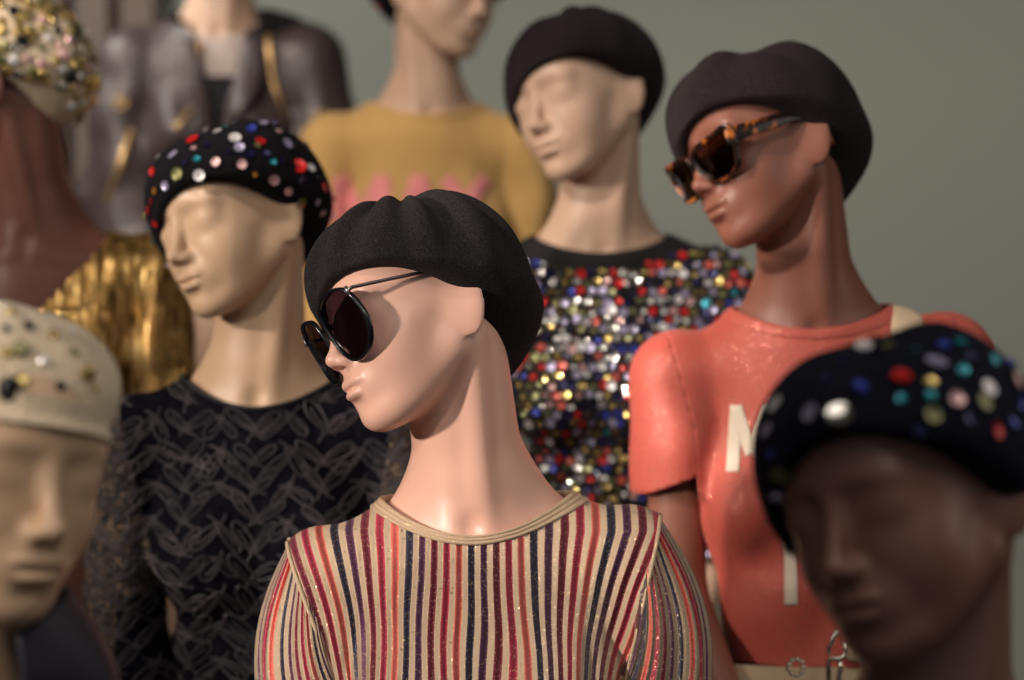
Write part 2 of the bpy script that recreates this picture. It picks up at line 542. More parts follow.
# ------------------------------------------------------------------ beret
def head_radius(phi, z, cy=12.0):
    """distance from the vertical axis (0,cy) to the skull at azimuth phi (0 = face side) and height z"""
    phi = np.asarray(phi, float); z = np.asarray(z, float) + 0 * phi
    low = np.maximum(-38 - z, 0); z = np.maximum(z, -38)
    dx, dy = np.sin(phi), -np.cos(phi); r = np.full(phi.shape, 130.0)
    def f(r):
        x = dx * r; y = cy + dy * r
        P = (x, y, z); d = ell(P, (0, 18, 28), (73, 91, 76)); d = smin(d, ell(P, (0, -18, -10), (62, 68, 88)), 30)
        return smin(d, ell(P, (0, -46, 34), (50, 37, 44)), 34)
    for _ in range(60): r = r - f(r) * 0.8
    return r - (0.10 + 0.20 * np.maximum(0, -np.cos(phi))) * low
class Beret:
    def __init__(s, seed=1, a=-20, b=56, c=14, rx=105, ry=117, top=117, amp=4.5, band=0.0, bulge=(16, 26, 4), lobes=9, ypos=12, lump=2.0, e2=0.0):
        s.e2 = e2
        s.r = np.random.default_rng(seed); s.p = (a, b, c, rx, ry, top, amp, bulge, ypos, lump)
        s.k = [(int(q), s.r.uniform(0, 6.28), s.r.uniform(0.5, 1.0), s.r.uniform(-1.2, 1.2)) for q in s.r.choice(range(5, 6 + lobes), 5, replace=False)]
        s.band = band
    def surf(s, phi, t):
        """t<0 inner turn-in, 0..0.3 rim to widest line, 0.3..1 dome; arrays"""
        a, b, c, rx, ry, top, amp, bl, yp, lump = s.p
        phi = np.asarray(phi, float); t = np.asarray(t, float) + 0 * phi
        zr = a + b * np.cos(phi) + c * np.sin(phi) + s.e2 * np.cos(2 * phi)
        R = head_radius(phi, zr) + 2.5
        rb = 1 / np.sqrt((np.sin(phi) / rx) ** 2 + (np.cos(phi) / ry) ** 2)
        zb = np.maximum(bl[0] + bl[1] * np.cos(phi) + bl[2] * np.where(np.sin(phi) < 0, np.sin(phi), 0.25 * np.sin(phi)), zr + 9)
        u = np.clip(t / 0.3, 0, 1)
        # rim to bulge, cubic Bezier in (r, z)
        r0, z0 = R, zr; r1, z1 = R + 0.55 * (rb - R) + 1, zr + 0.02 * (zb - zr)
        r2, z2 = rb, zb - 0.5 * (zb - zr); r3, z3 = rb, zb
        w0, w1, w2, w3 = (1 - u) ** 3, 3 * u * (1 - u) ** 2, 3 * u * u * (1 - u), u ** 3
        rA = w0 * r0 + w1 * r1 + w2 * r2 + w3 * r3; zA = w0 * z0 + w1 * z1 + w2 * z2 + w3 * z3
        v = np.clip((t - 0.3) / 0.7, 0, 1); th = v * math.pi / 2
        ex = 0.86
        rB = rb * np.cos(th) ** ex; zB = zb + (top - zb) * np.sin(th) ** 0.95
        up = t > 0.3
        r = np.where(up, rB, rA); z = np.where(up, zB, zA)
        # folds: radial ridges that gather towards the crown, plus broad dents
        W = sm(0.12, 0.55, t) * (1 - sm(0.80, 1.0, t))
        f = sum(q2 * np.sin(q0 * phi + q1 + q3 * 2.4 * t) for q0, q1, q2, q3 in s.k) / 2.2
        f = np.tanh(f * 1.3)
        lb = lump * (np.sin(2 * phi + 5 * t + s.k[0][1]) + np.sin(3 * phi - 4 * t + s.k[1][1]))
        dr = W * (amp * f) + sm(0.1, 0.4, t) * (1 - sm(0.8, 1, t)) * lb
        nr = np.where(up, np.cos(th), 1.0); nz = np.where(up, np.sin(th), 0.0)
        r = r + dr * nr; z = z + dr * nz
        # inner turn-in
        ti = np.clip(-t, 0, 1)
        r = r - 3.0 * np.sin(np.clip(ti * 3, 0, 1) * math.pi / 2) ; z = z + 22 * ti
        if s.band:
            bw = sm(-0.02, 0.0, t) * (1 - sm(0.14, 0.17, t)); r = r + bw * s.band
        x = np.sin(phi) * r; y = (yp - (yp - 12) * (1 - sm(0, 0.3, t))) - np.cos(phi) * r
        return np.stack([x, y, z], -1)
    def mesh(s, nu=220, nt=80):
        phi = np.linspace(0, 2 * math.pi, nu, endpoint=False)
        ts = np.concatenate([[-0.9, -0.5, -0.3, -0.15, -0.05], np.linspace(0, 0.995, nt)])
        V = np.concatenate([s.surf(phi, np.full(nu, t)) for t in ts])
        Fc = grid_faces(nu, len(ts)); V = np.concatenate([V, [s.surf(np.array([0.0]), np.array([1.0]))[0]]])
        last = (len(ts) - 1) * nu
        Fc += [(last + i, last + (i + 1) % nu, len(V) - 1) for i in range(nu)]
        s.V, s.F = V, Fc
        return s
    def build(s, fig, m, label, name='beret', group=None):
        s.mesh()
        o = meshobj(name, s.V / 1000, s.F, m); o.matrix_world = fig.Mh; fix_normals(o)
        tag(o, label, 'hat', group or 'hats worn by the mannequins'); s.o = o
        s.tree = BVHTree.FromPolygons([tuple(v / 1000) for v in s.V], s.F)
        return o
def sequin_mesh(r, cup=0.18, n=18, hole=0.16, th=0.0006):
    prof = [(hole, 0.0), (0.55, cup * 0.35), (1.0, cup), (1.0, cup + 0.001), (0.55, cup * 0.35 + th / r), (hole, th / r)]
    V = []
    for pr, pz in prof:
        for k in range(n):
            q = 2 * math.pi * k / n; V.append((pr * r * math.cos(q), pr * r * math.sin(q), pz * r + (th if pz == cup + 0.001 else 0)))
    return V, grid_faces(n, len(prof)) + [(5 * n + k, 5 * n + (k + 1) % n, (k + 1) % n, k) for k in range(n)]
def gem_mesh(r, n=8):
    """faceted cut stone with a flat table"""
    V = []
    for pr, pz in ((0.75, 0.0), (1.0, 0.25), (0.82, 0.5), (0.5, 0.68)):
        for k in range(n):
            q = 2 * math.pi * (k + 0.5 * (pr in (1.0, 0.5))) / n; V.append((pr * r * math.cos(q), pr * r * math.sin(q), pz * r))
    return V, grid_faces(n, 4) + [tuple(3 * n + k for k in range(n)), tuple(range(n))[::-1]]
_piece = {}
def piece(kind, r, m):
    key = (kind, round(r * 2000), m.name)
    if key not in _piece:
        V, Fc = sequin_mesh(r) if kind == 'sequin' else gem_mesh(r)
        me = bpy.data.meshes.new(kind); me.from_pydata(V, [], Fc); me.update(); me.materials.append(m)
        _piece[key] = me
    return _piece[key]
def frame_mat(p, n, tilt=0.0, rnd=random):
    n = Vector(n).normalized()
    if tilt: n = (n + Vector((rnd.gauss(0, tilt), rnd.gauss(0, tilt), rnd.gauss(0, tilt)))).normalized()
    q = n.to_track_quat('Z', 'Y'); return Matrix.Translation(p) @ q.to_matrix().to_4x4()
def put(kind, name, r, m, p, n, parent, tilt=0.15, lift=0.0008):
    o = bpy.data.objects.new(name, piece(kind, r, m)); n = Vector(n).normalized()
    o.matrix_local = frame_mat(Vector(p) + n * lift, n, tilt); o.parent = parent; COL.objects.link(o); return o

# ------------------------------------------------------------------ materials in use
M_STEEL = mat('brushed_steel', (0.55, 0.55, 0.55), 0.35, 1.0)
def sequin_mat(name, c, rough=0.22, metal=0.75):
    return mat(name, c, rough, metal, Coat_Weight=0.5, Coat_Roughness=0.1)
SQ = {
 'red': sequin_mat('red_sequin', (0.72, 0.02, 0.02), 0.28, 0.35),
 'white': sequin_mat('white_sequin', (0.88, 0.86, 0.88), 0.3, 0.35),
 'lilac': sequin_mat('lilac_sequin', (0.50, 0.46, 0.68), 0.3, 0.5),
 'pink': sequin_mat('pink_sequin', (0.80, 0.50, 0.50), 0.3, 0.45),
 'teal': sequin_mat('teal_sequin', (0.02, 0.32, 0.40), 0.28, 0.5),
 'blue': sequin_mat('blue_sequin', (0.04, 0.06, 0.42), 0.28, 0.5),
 'navy': sequin_mat('navy_sequin', (0.02, 0.018, 0.09), 0.25, 0.6),
 'olive': sequin_mat('olive_sequin', (0.24, 0.24, 0.10), 0.3, 0.6),
 'gold': sequin_mat('gold_sequin', (0.80, 0.60, 0.22), 0.22, 0.9),
 'orange': sequin_mat('orange_sequin', (0.65, 0.30, 0.04), 0.28, 0.5),
 'silver': sequin_mat('silver_sequin', (0.85, 0.83, 0.78), 0.15, 1.0),
 'coral': sequin_mat('coral_sequin', (0.80, 0.16, 0.13), 0.3, 0.3),
 'black': sequin_mat('black_bead', (0.01, 0.01, 0.012), 0.15, 0.0),
}
# ------------------------------------------------------------------ the people-shaped stands
P60 = Pose((-53, -22, 204), -63, 10, -15, roll=4.0).build()
P38 = Pose((-28, -22, 204), -44, 9, -12, roll=1.0).build()
PD = Pose((-45, -12, 204), -94, 8, -8, roll=0.0).build()
P38R = Pose((26, -22, 204), 38, 9, 6, roll=0.0).build()

SK_PINK = skin_mat('pink_skin', (0.78, 0.46, 0.36), 0.36)
SK_CREAM = skin_mat('cream_skin', (0.62, 0.42, 0.27), 0.42)
SK_BEIGE = skin_mat('beige_skin', (0.64, 0.43, 0.31), 0.45)
SK_TAN = skin_mat('tan_skin', (0.62, 0.42, 0.27), 0.45)
SK_BROWN = skin_mat('brown_skin', (0.24, 0.095, 0.066), 0.42, 0.4)
SK_DARK = skin_mat('dark_brown_skin', (0.24, 0.11, 0.085), 0.4, 0.5)

SK_DEEP = skin_mat('deep_brown_skin', (0.20, 0.085, 0.066), 0.45, 0.3)
FA = Figure(P60, 419, 307, 2.42, SK_PINK, 'pink mannequin in the middle wearing the striped sweater and large black sunglasses')
FB = Figure(P38, 235, 216, 2.90, SK_CREAM, 'cream mannequin in the black lace top, left of the pink one')
FC = Figure(P38R, -14, 452, 1.80, SK_TAN, 'blurred tan mannequin in the lower left corner under the cream beaded hat', psi=6)
FD = Figure(PD, -2, 84, 3.36, SK_DEEP, 'brown mannequin at the left edge with its face turned away above the gold top')
FE = Figure(P38, 203, -86, 4.35, SK_BEIGE, 'beige mannequin behind in the leather jacket, only its neck in view')
FF = Figure(P38R, 443, -14, 4.00, SK_BEIGE, 'pale mannequin in the mustard sweater, head turned to the right', psi=6)
FG = Figure(P38, 580, 92, 3.25, SK_BEIGE, 'pale mannequin wearing the multicoloured sequin top behind the pink one', psi=0)
FH = Figure(P60, 766, 143, 2.80, SK_BROWN, 'reddish brown mannequin in the coral T-shirt and tortoiseshell sunglasses')
FI = Figure(P38, 905, 488, 1.76, SK_DARK, 'blurred dark brown mannequin in the lower right corner under the sequinned hat')

# ------------------------------------------------------------------ striped sweater (A)
GOLD = (0.56, 0.41, 0.28)
def lurex(t, col, rough=0.6, amt=1.0):
    """fine metallic thread sparkle over a base colour socket"""
    v = t.coord(); vo = t.vor(v, 750)
    sep = t.n('ShaderNodeSeparateColor'); t.l(vo.outputs['Color'], sep.inputs[0])
    spark = t.ramp(sep.outputs[0], [(0.86, (0, 0, 0)), (0.95, (1, 1, 1))])
    c = t.mix(t.math('MULTIPLY', spark, 0.35 * amt), col, (1.0, 0.80, 0.50))
    t.l(c, t.b.inputs['Base Color'])
    t.l(t.math('MULTIPLY', spark, 0.85 * amt), t.b.inputs['Metallic'])
    t.l(t.math('SUBTRACT', rough, t.math('MULTIPLY', spark, 0.28)), t.b.inputs['Roughness'])
    return vo
def stripe_mat():
    m = mat('striped_lurex_knit', (0.5, 0.3, 0.2), 0.6, Sheen_Weight=0.1)
    t = NT(m); a = t.n('ShaderNodeAttribute'); a.attribute_name = 'stripe'; sfac = a.outputs['Fac']
    ph = t.math('FRACT', t.math('DIVIDE', sfac, 61.0))
    # thread jitter at the stripe edges
    v = t.coord(); nz = t.noise(v, 500, 1); ph2 = t.math('ADD', ph, t.math('MULTIPLY', t.math('SUBTRACT', nz.outputs['Fac'], 0.5), 0.006))
    cols = [(0.040, 0.034, 0.072), (0.13, 0.034, 0.10), (0.23, 0.018, 0.045), (0.55, 0.035, 0.085), (0.86, 0.16, 0.13)]
    st = []
    for i, c in enumerate(cols):
        st.append((i * 0.2, c)); st.append((i * 0.2 + 0.108, GOLD))
    col = t.ramp(ph2, st, 'CONSTANT')
    vo = lurex(t, col)
    rib = t.math('SINE', t.math('MULTIPLY', t.math('SUBTRACT', sfac, 3.3), 2 * math.pi / 12.2))
    kn = t.math('SINE', t.math('MULTIPLY', t.n('ShaderNodeSeparateXYZ').outputs[0], 1))
    h = t.math('ADD', t.math('MULTIPLY', rib, -1.0), t.math('MULTIPLY', vo.outputs['Distance'], 0.25))
    t.l(t.bump(h, 1.0, 0.0028), t.b.inputs['Normal'])
    return m
M_STRIPE = stripe_mat()
M_GOLDKNIT = mat('gold_lurex_knit', GOLD, 0.55); _t = NT(M_GOLDKNIT)
_v = lurex(_t, _t.mix(0.0, GOLD, GOLD)); _t.l(_t.bump(_v.outputs['Distance'], 0.5, 0.0008), _t.b.inputs['Normal'])

GA = Garment(P60, off=8, neck=(22.5, 31, 50), fold=1.2, seed=2, res=3.6, arms=True, short=True, stub=True, sleeve_r=2, zb=-330)
def stripe_coord(x, z):
    ax = np.abs(x); g = sm(-25, -190, z); L = 8.0
    d = L * g * np.tanh((ax - 117) / 19.0) * sm(0, 85, ax)
    d = d + np.clip(ax - 60, 0, None) * (-0.22 + 0.00285 * np.clip(-z - 20, 0, 170))
    w = 2.2 * np.sin(x * 0.05 + z * 0.03) * sm(-60, -140, z)
    return x + np.sign(x) * d + w + 3.3
# long soft folds either side of the bust
_x, _z = GA.V[:, 0], GA.V[:, 2]
_amp = sm(-70, -200, _z) * np.exp(-((np.abs(_x) - 118) / 34.0) ** 2)
GA.V[:, 1] += (5.5 * np.cos((np.abs(_x) - 117) * 2 * math.pi / 36)) * _amp * np.where(GA.V[:, 1] < 10, 1, 0)
A_X0, A_SL = 189.0, 0.30
eA = GA.build(FA, 'striped_sweater', M_STRIPE, 'knitted gold sweater with navy, plum, red and coral stripes on the pink mannequin', 'sweater', x0=A_X0, slope=A_SL, th=0.0025)
attr(GA.parts['bodice'], 'stripe', stripe_coord(GA.body_V[:, 0], GA.body_V[:, 2]))
GA.band('neckband', M_GOLDKNIT, eA, width=6.5, ribs=3, h=1.9, below=0.6)
def puffed_sleeve(side):
    nu, nv = 340, 70; R = Matrix.Rotation(-P60.roll, 3, 'Y'); V = []; st = []
    rr = np.random.default_rng(5 + side)
    for j in range(nv):
        t = j / (nv - 1)
        # path of the centre and turn of the ring
        s_ = min(t / 0.28, 1.0); q = s_ * s_ * (3 - 2 * s_)
        cx = 161 + 11 * q + 10 * t; cz = -98 - 30 * q - 250 * t; cy = 14 + 4 * t
        ang = math.radians(72) * (1 - q)
        e1 = (math.cos(ang), math.sin(ang))                     # outward -> up
        r1 = 84 * (1 - q) + 47 * q; r2 = 52 * (1 - q) + 53 * q
        puff = 5 * math.sin(min(t / 0.5, 1) * math.pi)
        for i in range(nu):
            th = 2 * math.pi * i / nu
            ts = th if th <= math.pi else th - 2 * math.pi; ta = abs(ts); g = 0.50 + 0.50 * min(1.0, t / 0.34)
            kk = min(1, max(0, (ta - 1.9) / (math.pi - 1.9))); kk = kk * kk * (3 - 2 * kk)
            w = math.copysign(ta * g + (math.pi - math.pi * g) * kk, ts)
            pl = (3.4 * abs(math.sin(14 * ts + 0.6 * math.sin(7 * t))) - 1.7) * (0.7 + 0.3 * math.sin(ts * 5 + 2))
            pl += 3.6 * math.sin(th * 6 + 1.5 + 2.2 * t) * min(1, t * 5) * (1 - 0.4 * t)
            c_, s2 = math.cos(w), math.sin(w)
            rr1 = r1 + puff + pl; rr2 = r2 + puff * 0.5 + pl
            # pull the front and back pleats up to the shoulder point at the seam
            x = cx + e1[0] * c_ * rr1; z = cz + e1[1] * c_ * rr1; y = cy - s2 * rr2
            p = R @ Vector((side * x, y, z)); V.append(p)
            st.append((ts + 0.05 * math.sin(3 * ts + 5 * t) + math.copysign(1.6 * (math.pi - math.pi * g) * kk, ts)) / (2 * math.pi) * 61 * 5)
    o = npobj('sleeve', np.array([tuple(v) for v in V]), grid_faces(nu, nv), M_STRIPE, eA); fix_normals(o)
    attr(o, 'stripe', st); solidify(o, 0.002); return o
for _s in (-1, 1): puffed_sleeve(_s)
# raised seam along each armhole
for _s in (-1, 1):
    mb = MB(); pts = []
    for k in range(60):
        a = math.radians(8 + 344 * k / 59)
        RR = np.array(Matrix.Rotation(-P60.roll, 3, 'Y'))
        def at(r, a=a):
            dv = np.array((_s * A_SL * math.cos(a), -math.sin(a), math.cos(a)))
            return RR @ (np.array((_s * (A_X0 - A_SL * 80), 14.0, -100.0)) + dv * r)
        r = 0.0
        while r < 120 and float(GA.sdf(tuple(np.array([q]) for q in at(r)))[0]) < 0: r += 1.0
        pts.append(tuple(at(r + 0.5) / 1000))
    mb.tube(pts, 0.0022, 8, closed=False); mb.build('armhole_seam', M_GOLDKNIT, eA)

# ------------------------------------------------------------------ berets
FELT = felt_mat('black_wool_felt', (0.018, 0.016, 0.017), 0.10, (0.30, 0.26, 0.26))
FELT2 = felt_mat('charcoal_wool_felt', (0.021, 0.016, 0.018), 0.08, (0.34, 0.28, 0.29))
FELTN = felt_mat('midnight_wool_felt', (0.006, 0.007, 0.016), 0.05, (0.2, 0.2, 0.3))
FELTB = felt_mat('jet_black_wool_felt', (0.006, 0.005, 0.007), 0.05, (0.2, 0.2, 0.3))
BA = Beret(3, a=-39.5, b=57, c=45, e2=10.5, rx=106, ry=116, top=108, amp=7.5, lobes=8, lump=2, bulge=(9, 28, 28))
BA.build(FA, FELT, 'black felt beret on the pink mannequin in the middle', group=None)
BG = Beret(8, a=-41, b=56, c=47, e2=12, rx=106, ry=112, top=108, amp=5, lobes=5, lump=4, bulge=(15, 26, 38))
BG.build(FG, FELT2, 'plain black beret on the pale mannequin above the sequin top')
BH = Beret(14, a=-39.5, b=57, c=43, e2=10.5, rx=106, ry=120, top=108, amp=5, lobes=4, lump=4, bulge=(8, 28, 30))
BH.build(FH, FELT2, 'black felt beret with soft dents on the mannequin in the coral T-shirt')
KN = mat('cream_knit', (0.74, 0.61, 0.43), 0.85, Sheen_Weight=0.3); _t = NT(KN)
_v = _t.coord(); _n = _t.noise(_v, 300, 4); _w = _t.vor(_v, 260)
_t.l(_t.bump(_t.math('ADD', _w.outputs['Distance'], _t.math('MULTIPLY', _n.outputs['Fac'], 0.6)), 0.8, 0.002), _t.b.inputs['Normal'])
BB = Beret(21, a=-45, b=54, c=53, e2=17, bulge=(14, 26, 48), rx=106, ry=114, top=108, amp=1.6, lobes=5, lump=2)
BB.build(FB, FELTB, 'black sequinned beret on the cream mannequin in the lace top')
BI = Beret(22, a=-34, b=58, c=31, e2=22, bulge=(12, 26, 38), rx=106, ry=116, top=111, amp=2.6, lobes=5, lump=4)
BI.build(FI, FELTN, 'blurred midnight blue beret with big sequins at the lower right')
BF = Beret(23, a=-30, b=54, c=-14, rx=112, ry=122, bulge=(4, 26, 0), top=112, amp=2, lobes=5, lump=2)
BF.build(FF, FELTN, 'dark sequinned beret above the mustard sweater, cut by the top edge')
BC = Beret(24, a=2, b=34, c=-8, rx=90, ry=99, top=112, amp=1.5, lobes=4, lump=3, band=4.0, bulge=(34, 18, 0))
BC.build(FC, KN, 'cream knitted beret with a plain band and a few black beads, lower left corner', name='knitted_beret')
BD = Beret(25, a=-12, b=58, c=14, rx=110, ry=122, top=124, amp=2.5, lobes=5, lump=3)
BD.build(FD, KN, 'cream knitted beret crusted with gold and pearly stones, top left corner', name='knitted_beret')

def stud(fig, be, spec, kind='sequin', name='sequin', tilt=0.18, lift=0.001):
    n = 0
    for px, py, rpx, colr in spec:
        h = fig.ray(px, py, be.tree, fig.Mh)
        if h[0] is None: continue
        put(kind, name, rpx / FPX * fig.d, SQ[colr], h[0], h[1], be.o, tilt, lift); n += 1
    return n
def scatter(be, num, cols, rlo, rhi, kind='sequin', name='sequin', skip=None, mind=0.016, tmin=0.2, tmax=0.99, seed=1, tilt=0.15, lift=0.001, stuff_after=None):
    r = random.Random(seed); pts = []; tries = 0
    while len(pts) < num and tries < num * 60:
        tries += 1; ph = r.uniform(0, 2 * math.pi); t = tmin + (tmax - tmin) * r.random()
        p = be.surf(np.array([ph]), np.array([t]))[0]; q = Vector(p / 1000)
        if skip and skip(q): continue
        if any((q - o).length < mind for o in pts): continue
        h = be.tree.find_nearest(q)
        pts.append(q); nrm = h[1]
        if nrm.dot(q - Vector((0, 0.012, 0.02))) < 0: nrm = -nrm
        put(kind, name, r.uniform(rlo, rhi), SQ[r.choice(cols)], h[0], nrm, be.o, tilt, lift)
def visible_from_camera(fig):
    c = fig.Mh.inverted() @ Vector((0, 0, CAMZ))
    return lambda q: (c - q).normalized().dot((q - Vector((0, 0.012, 0.03))).normalized()) > 0.0
B_SEQ = [(207,52,9,'white'),(148,72,13,'red'),(150,92,6,'pink'),(103,107,11,'lilac'),(68,112,7,'white'),(55,145,8,'red'),(60,190,7,'orange'),(85,177,9,'lilac'),
 (113,150,12,'olive'),(157,117,7,'teal'),(202,123,9,'pink'),(163,153,11,'white'),(262,128,9,'pink'),(246,68,12,'white'),(256,90,10,'lilac'),(285,46,9,'blue'),
 (313,33,9,'lilac'),(347,52,7,'pink'),(305,75,10,'red'),(298,84,6,'olive'),(367,80,11,'lilac'),(335,122,6,'teal'),(337,163,10,'pink'),(292,150,5,'orange'),
 (395,133,14,'red'),(422,137,9,'white'),(371,190,8,'pink'),(398,218,12,'olive'),(402,166,10,'navy'),(453,182,9,'red'),(393,62,6,'teal'),(450,240,7,'pink'),
 (45,235,9,'red'),(52,215,7,'red'),(50,300,6,'teal'),(280,105,9,'navy'),(438,215,7,'lilac'),(180,85,7,'navy'),(230,100,6,'navy'),(320,105,7,'navy'),(130,125,6,'navy'),
 (36,200,5,'teal'),(430,95,8,'navy'),(355,120,6,'navy'),(440,160,6,'navy'),(60,265,7,'red'),(225,40,5,'teal')]
stud(FB, BB, [(130 + x / 2.345, 110 + y / 2.345, r / 1.95, c) for x, y, r, c in B_SEQ])
I_SEQ = [(184,195,18,'silver'),(228,70,13,'white'),(297,125,14,'red'),(222,145,12,'blue'),(132,190,13,'lilac'),(68,175,13,'white'),(53,222,11,'lilac'),(75,300,13,'olive'),
 (67,340,11,'lilac'),(55,390,7,'blue'),(105,90,9,'teal'),(70,120,7,'teal'),(360,100,16,'lilac'),(408,112,9,'teal'),(350,160,8,'teal'),(320,78,8,'teal'),(397,165,11,'pink'),
 (455,145,12,'white'),(447,170,12,'olive'),(353,193,12,'olive'),(350,135,8,'gold'),(405,62,9,'teal'),(275,68,9,'olive'),(505,130,13,'pink'),(495,100,9,'blue'),(470,222,11,'red'),
 (298,165,7,'teal'),(375,68,9,'blue'),(465,92,8,'teal'),(160,130,8,'navy'),(250,110,8,'navy'),(110,140,9,'navy'),(90,250,8,'navy'),(420,200,8,'navy'),(515,170,9,'blue'),
 (190,100,7,'navy'),(330,220,8,'navy'),(60,265,7,'blue'),(140,80,8,'navy'),(500,210,9,'blue'),(425,90,7,'navy')]
stud(FI, BI, [(740 + x / 1.838, 310 + y / 1.838, r / 1.4, c) for x, y, r, c in I_SEQ])
ALLC = ['red', 'white', 'lilac', 'pink', 'teal', 'navy', 'navy', 'blue', 'orange', 'olive']
scatter(BB, 40, ALLC, 0.004, 0.0065, skip=visible_from_camera(FB), seed=2)
scatter(BI, 40, ALLC, 0.004, 0.0075, skip=visible_from_camera(FI), seed=3)
scatter(BF, 90, ['red', 'red', 'lilac', 'navy', 'blue', 'pink', 'olive', 'coral'], 0.004, 0.007, seed=4, mind=0.014, tmin=0.12)
# corner hats: cut stones and beads
scatter(BD, 98, ['gold', 'gold', 'white', 'silver', 'olive', 'pink', 'black', 'gold'], 0.0055, 0.0105, 'gem', 'stone', seed=6, mind=0.0115, tmin=0.13, tmax=0.75, skip=lambda q, f=visible_from_camera(FD): (not f(q)) or (lambda w: 512 + FPX * w.x / w.y < -6)(FD.Mh @ q))
C_SEQ = [(48,65,9,'black'),(15,175,19,'black'),(104,168,8,'black'),(150,145,13,'gold'),(35,105,12,'olive'),(92,80,9,'gold'),(60,28,8,'gold'),(110,50,7,'gold'),
 (20,40,7,'gold'),(75,125,8,'white'),(38,160,11,'gold'),(128,110,7,'olive'),(10,110,8,'gold'),(165,170,6,'gold'),(125,75,7,'white'),(10,70,6,'black')]
stud(FC, BC, [(x / 1.745, 290 + y / 1.745, r / 1.35, c) for x, y, r, c in C_SEQ], 'gem', 'bead')
scatter(BC, 30, ['gold', 'black', 'olive', 'gold', 'white'], 0.003, 0.006, 'gem', 'bead', skip=visible_from_camera(FC), seed=9, tmin=0.25)

# ------------------------------------------------------------------ sunglasses
def lens_mat(name, c, dens=0.86):
    m = bpy.data.materials.new(name); m.use_nodes = True; t = m.node_tree; t.nodes.clear()
    out = t.nodes.new('ShaderNodeOutputMaterial'); mx = t.nodes.new('ShaderNodeMixShader'); fr = t.nodes.new('ShaderNodeFresnel'); fr.inputs[0].default_value = 1.5
    tr = t.nodes.new('ShaderNodeBsdfTransparent'); tr.inputs[0].default_value = (*c, 1)
    gl = t.nodes.new('ShaderNodeBsdfGlossy'); gl.inputs['Roughness'].default_value = 0.04; gl.inputs['Color'].default_value = (0.9, 0.88, 0.9, 1)
    t.links.new(fr.outputs[0], mx.inputs[0]); t.links.new(tr.outputs[0], mx.inputs[1]); t.links.new(gl.outputs[0], mx.inputs[2]); t.links.new(mx.outputs[0], out.inputs[0])
    return m
def smooth_loop(pts, n=96):
    """closed Catmull-Rom through the points"""
    P = [np.array(p, float) for p in pts]; N = len(P); out = []
    for k in range(n):
        u = k / n * N; i = int(u); f = u - i
        a, b, c, d = P[(i - 1) % N], P[i], P[(i + 1) % N], P[(i + 2) % N]
        out.append(0.5 * ((2 * b) + (c - a) * f + (2 * a - 5 * b + 4 * c - d) * f * f + (3 * b - a - 3 * c + d) * f ** 3))
    return out
def sunglasses(fig, outline, cx, cz, y0, wrap, rim_w, rim_t, m_frame, m_lens, m_temple, temple, label, name='sunglasses', yaw_extra=0, zshift=0, tiltx=0, bridge_z=10, roll=0, xshift=0, slope=0.26):
    e = bpy.data.objects.new(name, None); e.empty_display_size = 0.05
    piv = Vector((0, 0.0, 0)); e.matrix_world = fig.Mh @ Matrix.Translation((xshift/1000, 0, zshift / 1000)) @ Matrix.Rotation(math.radians(roll), 4, 'Y') @ Matrix.Rotation(math.radians(tiltx), 4, 'X'); link(e)
    tag(e, label, 'sunglasses', 'sunglasses worn by the mannequins')
    def Y(x, z): return y0 + wrap * (abs(x) / 60.0) ** 2.2 * 10 + slope * (-(z - cz))
    for sd in (-1, 1):
        lp = smooth_loop(outline, 96); rin = []; 
        c2 = np.mean(lp, axis=0)
        # frame rim: a closed band with a rounded rectangular section
        rows = []
        sec = [(0, -1), (0.35, -1.25), (0.8, -1.2), (1, -0.8), (1, 0.8), (0.8, 1.1), (0.2, 1.1), (0, 0.9)]
        V = []; n = len(lp)
        for k in range(n):
            p = lp[k]; tg = lp[(k + 1) % n] - lp[k - 1]; nn = np.array((tg[1], -tg[0])); nn /= (np.linalg.norm(nn) + 1e-9)
            if nn @ (p - c2) < 0: nn = -nn
            wloc = rim_w(p) 
            for s0, s1 in sec:
                q = p + nn * (s0 * wloc - 1.0); x = sd * (cx + q[0]); z = cz + q[1]
                V.append((x, Y(x, z) + s1 * rim_t, z))
        m = len(sec); V = np.array(V)
        Fc = [(k * m + i, k * m + (i + 1) % m, ((k + 1) % n) * m + (i + 1) % m, ((k + 1) % n) * m + i) for k in range(n) for i in range(m)]
        o = npobj('rim', V, Fc, m_frame, e); fix_normals(o)
        # lens: domed sheet
        V = []; 
        for q in np.linspace(1, 0.0, 9)[:-1]:
            for p in lp:
                r = c2 + (p - c2) * q; x = sd * (cx + r[0]); z = cz + r[1]; V.append((x, Y(x, z) - 1.5 * (1 - q * q), z))
        x = sd * (cx + c2[0]); z = cz + c2[1]; V.append((x, Y(x, z) - 1.5, z))
        Fc = grid_faces(n, 8) + [(7 * n + i, 7 * n + (i + 1) % n, len(V) - 1) for i in range(n)]
        o = npobj('lens', np.array(V), Fc, m_lens, e); fix_normals(o)
        temple(sd, e, Y, cx, cz, m_temple)
    mb = MB(); xi = cx + min(p[0] for p in outline) + 1.5
    pts = [(s * xi / 1000, Y(xi, cz + bridge_z) / 1000, (cz + bridge_z) / 1000) for s in (-1,)]
    P = [(u * xi / 1000, (Y(xi * u, cz) - 1.5 * (1 - u * u)) / 1000, (cz + bridge_z + 4 * (1 - u * u)) / 1000) for u in np.linspace(-1.15, 1.15, 11)]
    mb.tube(P, 0.0021, 10, flat=1.4); mb.build('bridge', m_frame, e)
    return e
M_BLKACET = mat('black_glossy_frame', (0.006, 0.006, 0.010), 0.2, Coat_Weight=0.2, Coat_Roughness=0.1)
M_GUN = mat('gunmetal_temple', (0.16, 0.13, 0.13), 0.28, 1.0)
M_LENSP = lens_mat('plum_tinted_lens', (0.05, 0.030, 0.045))
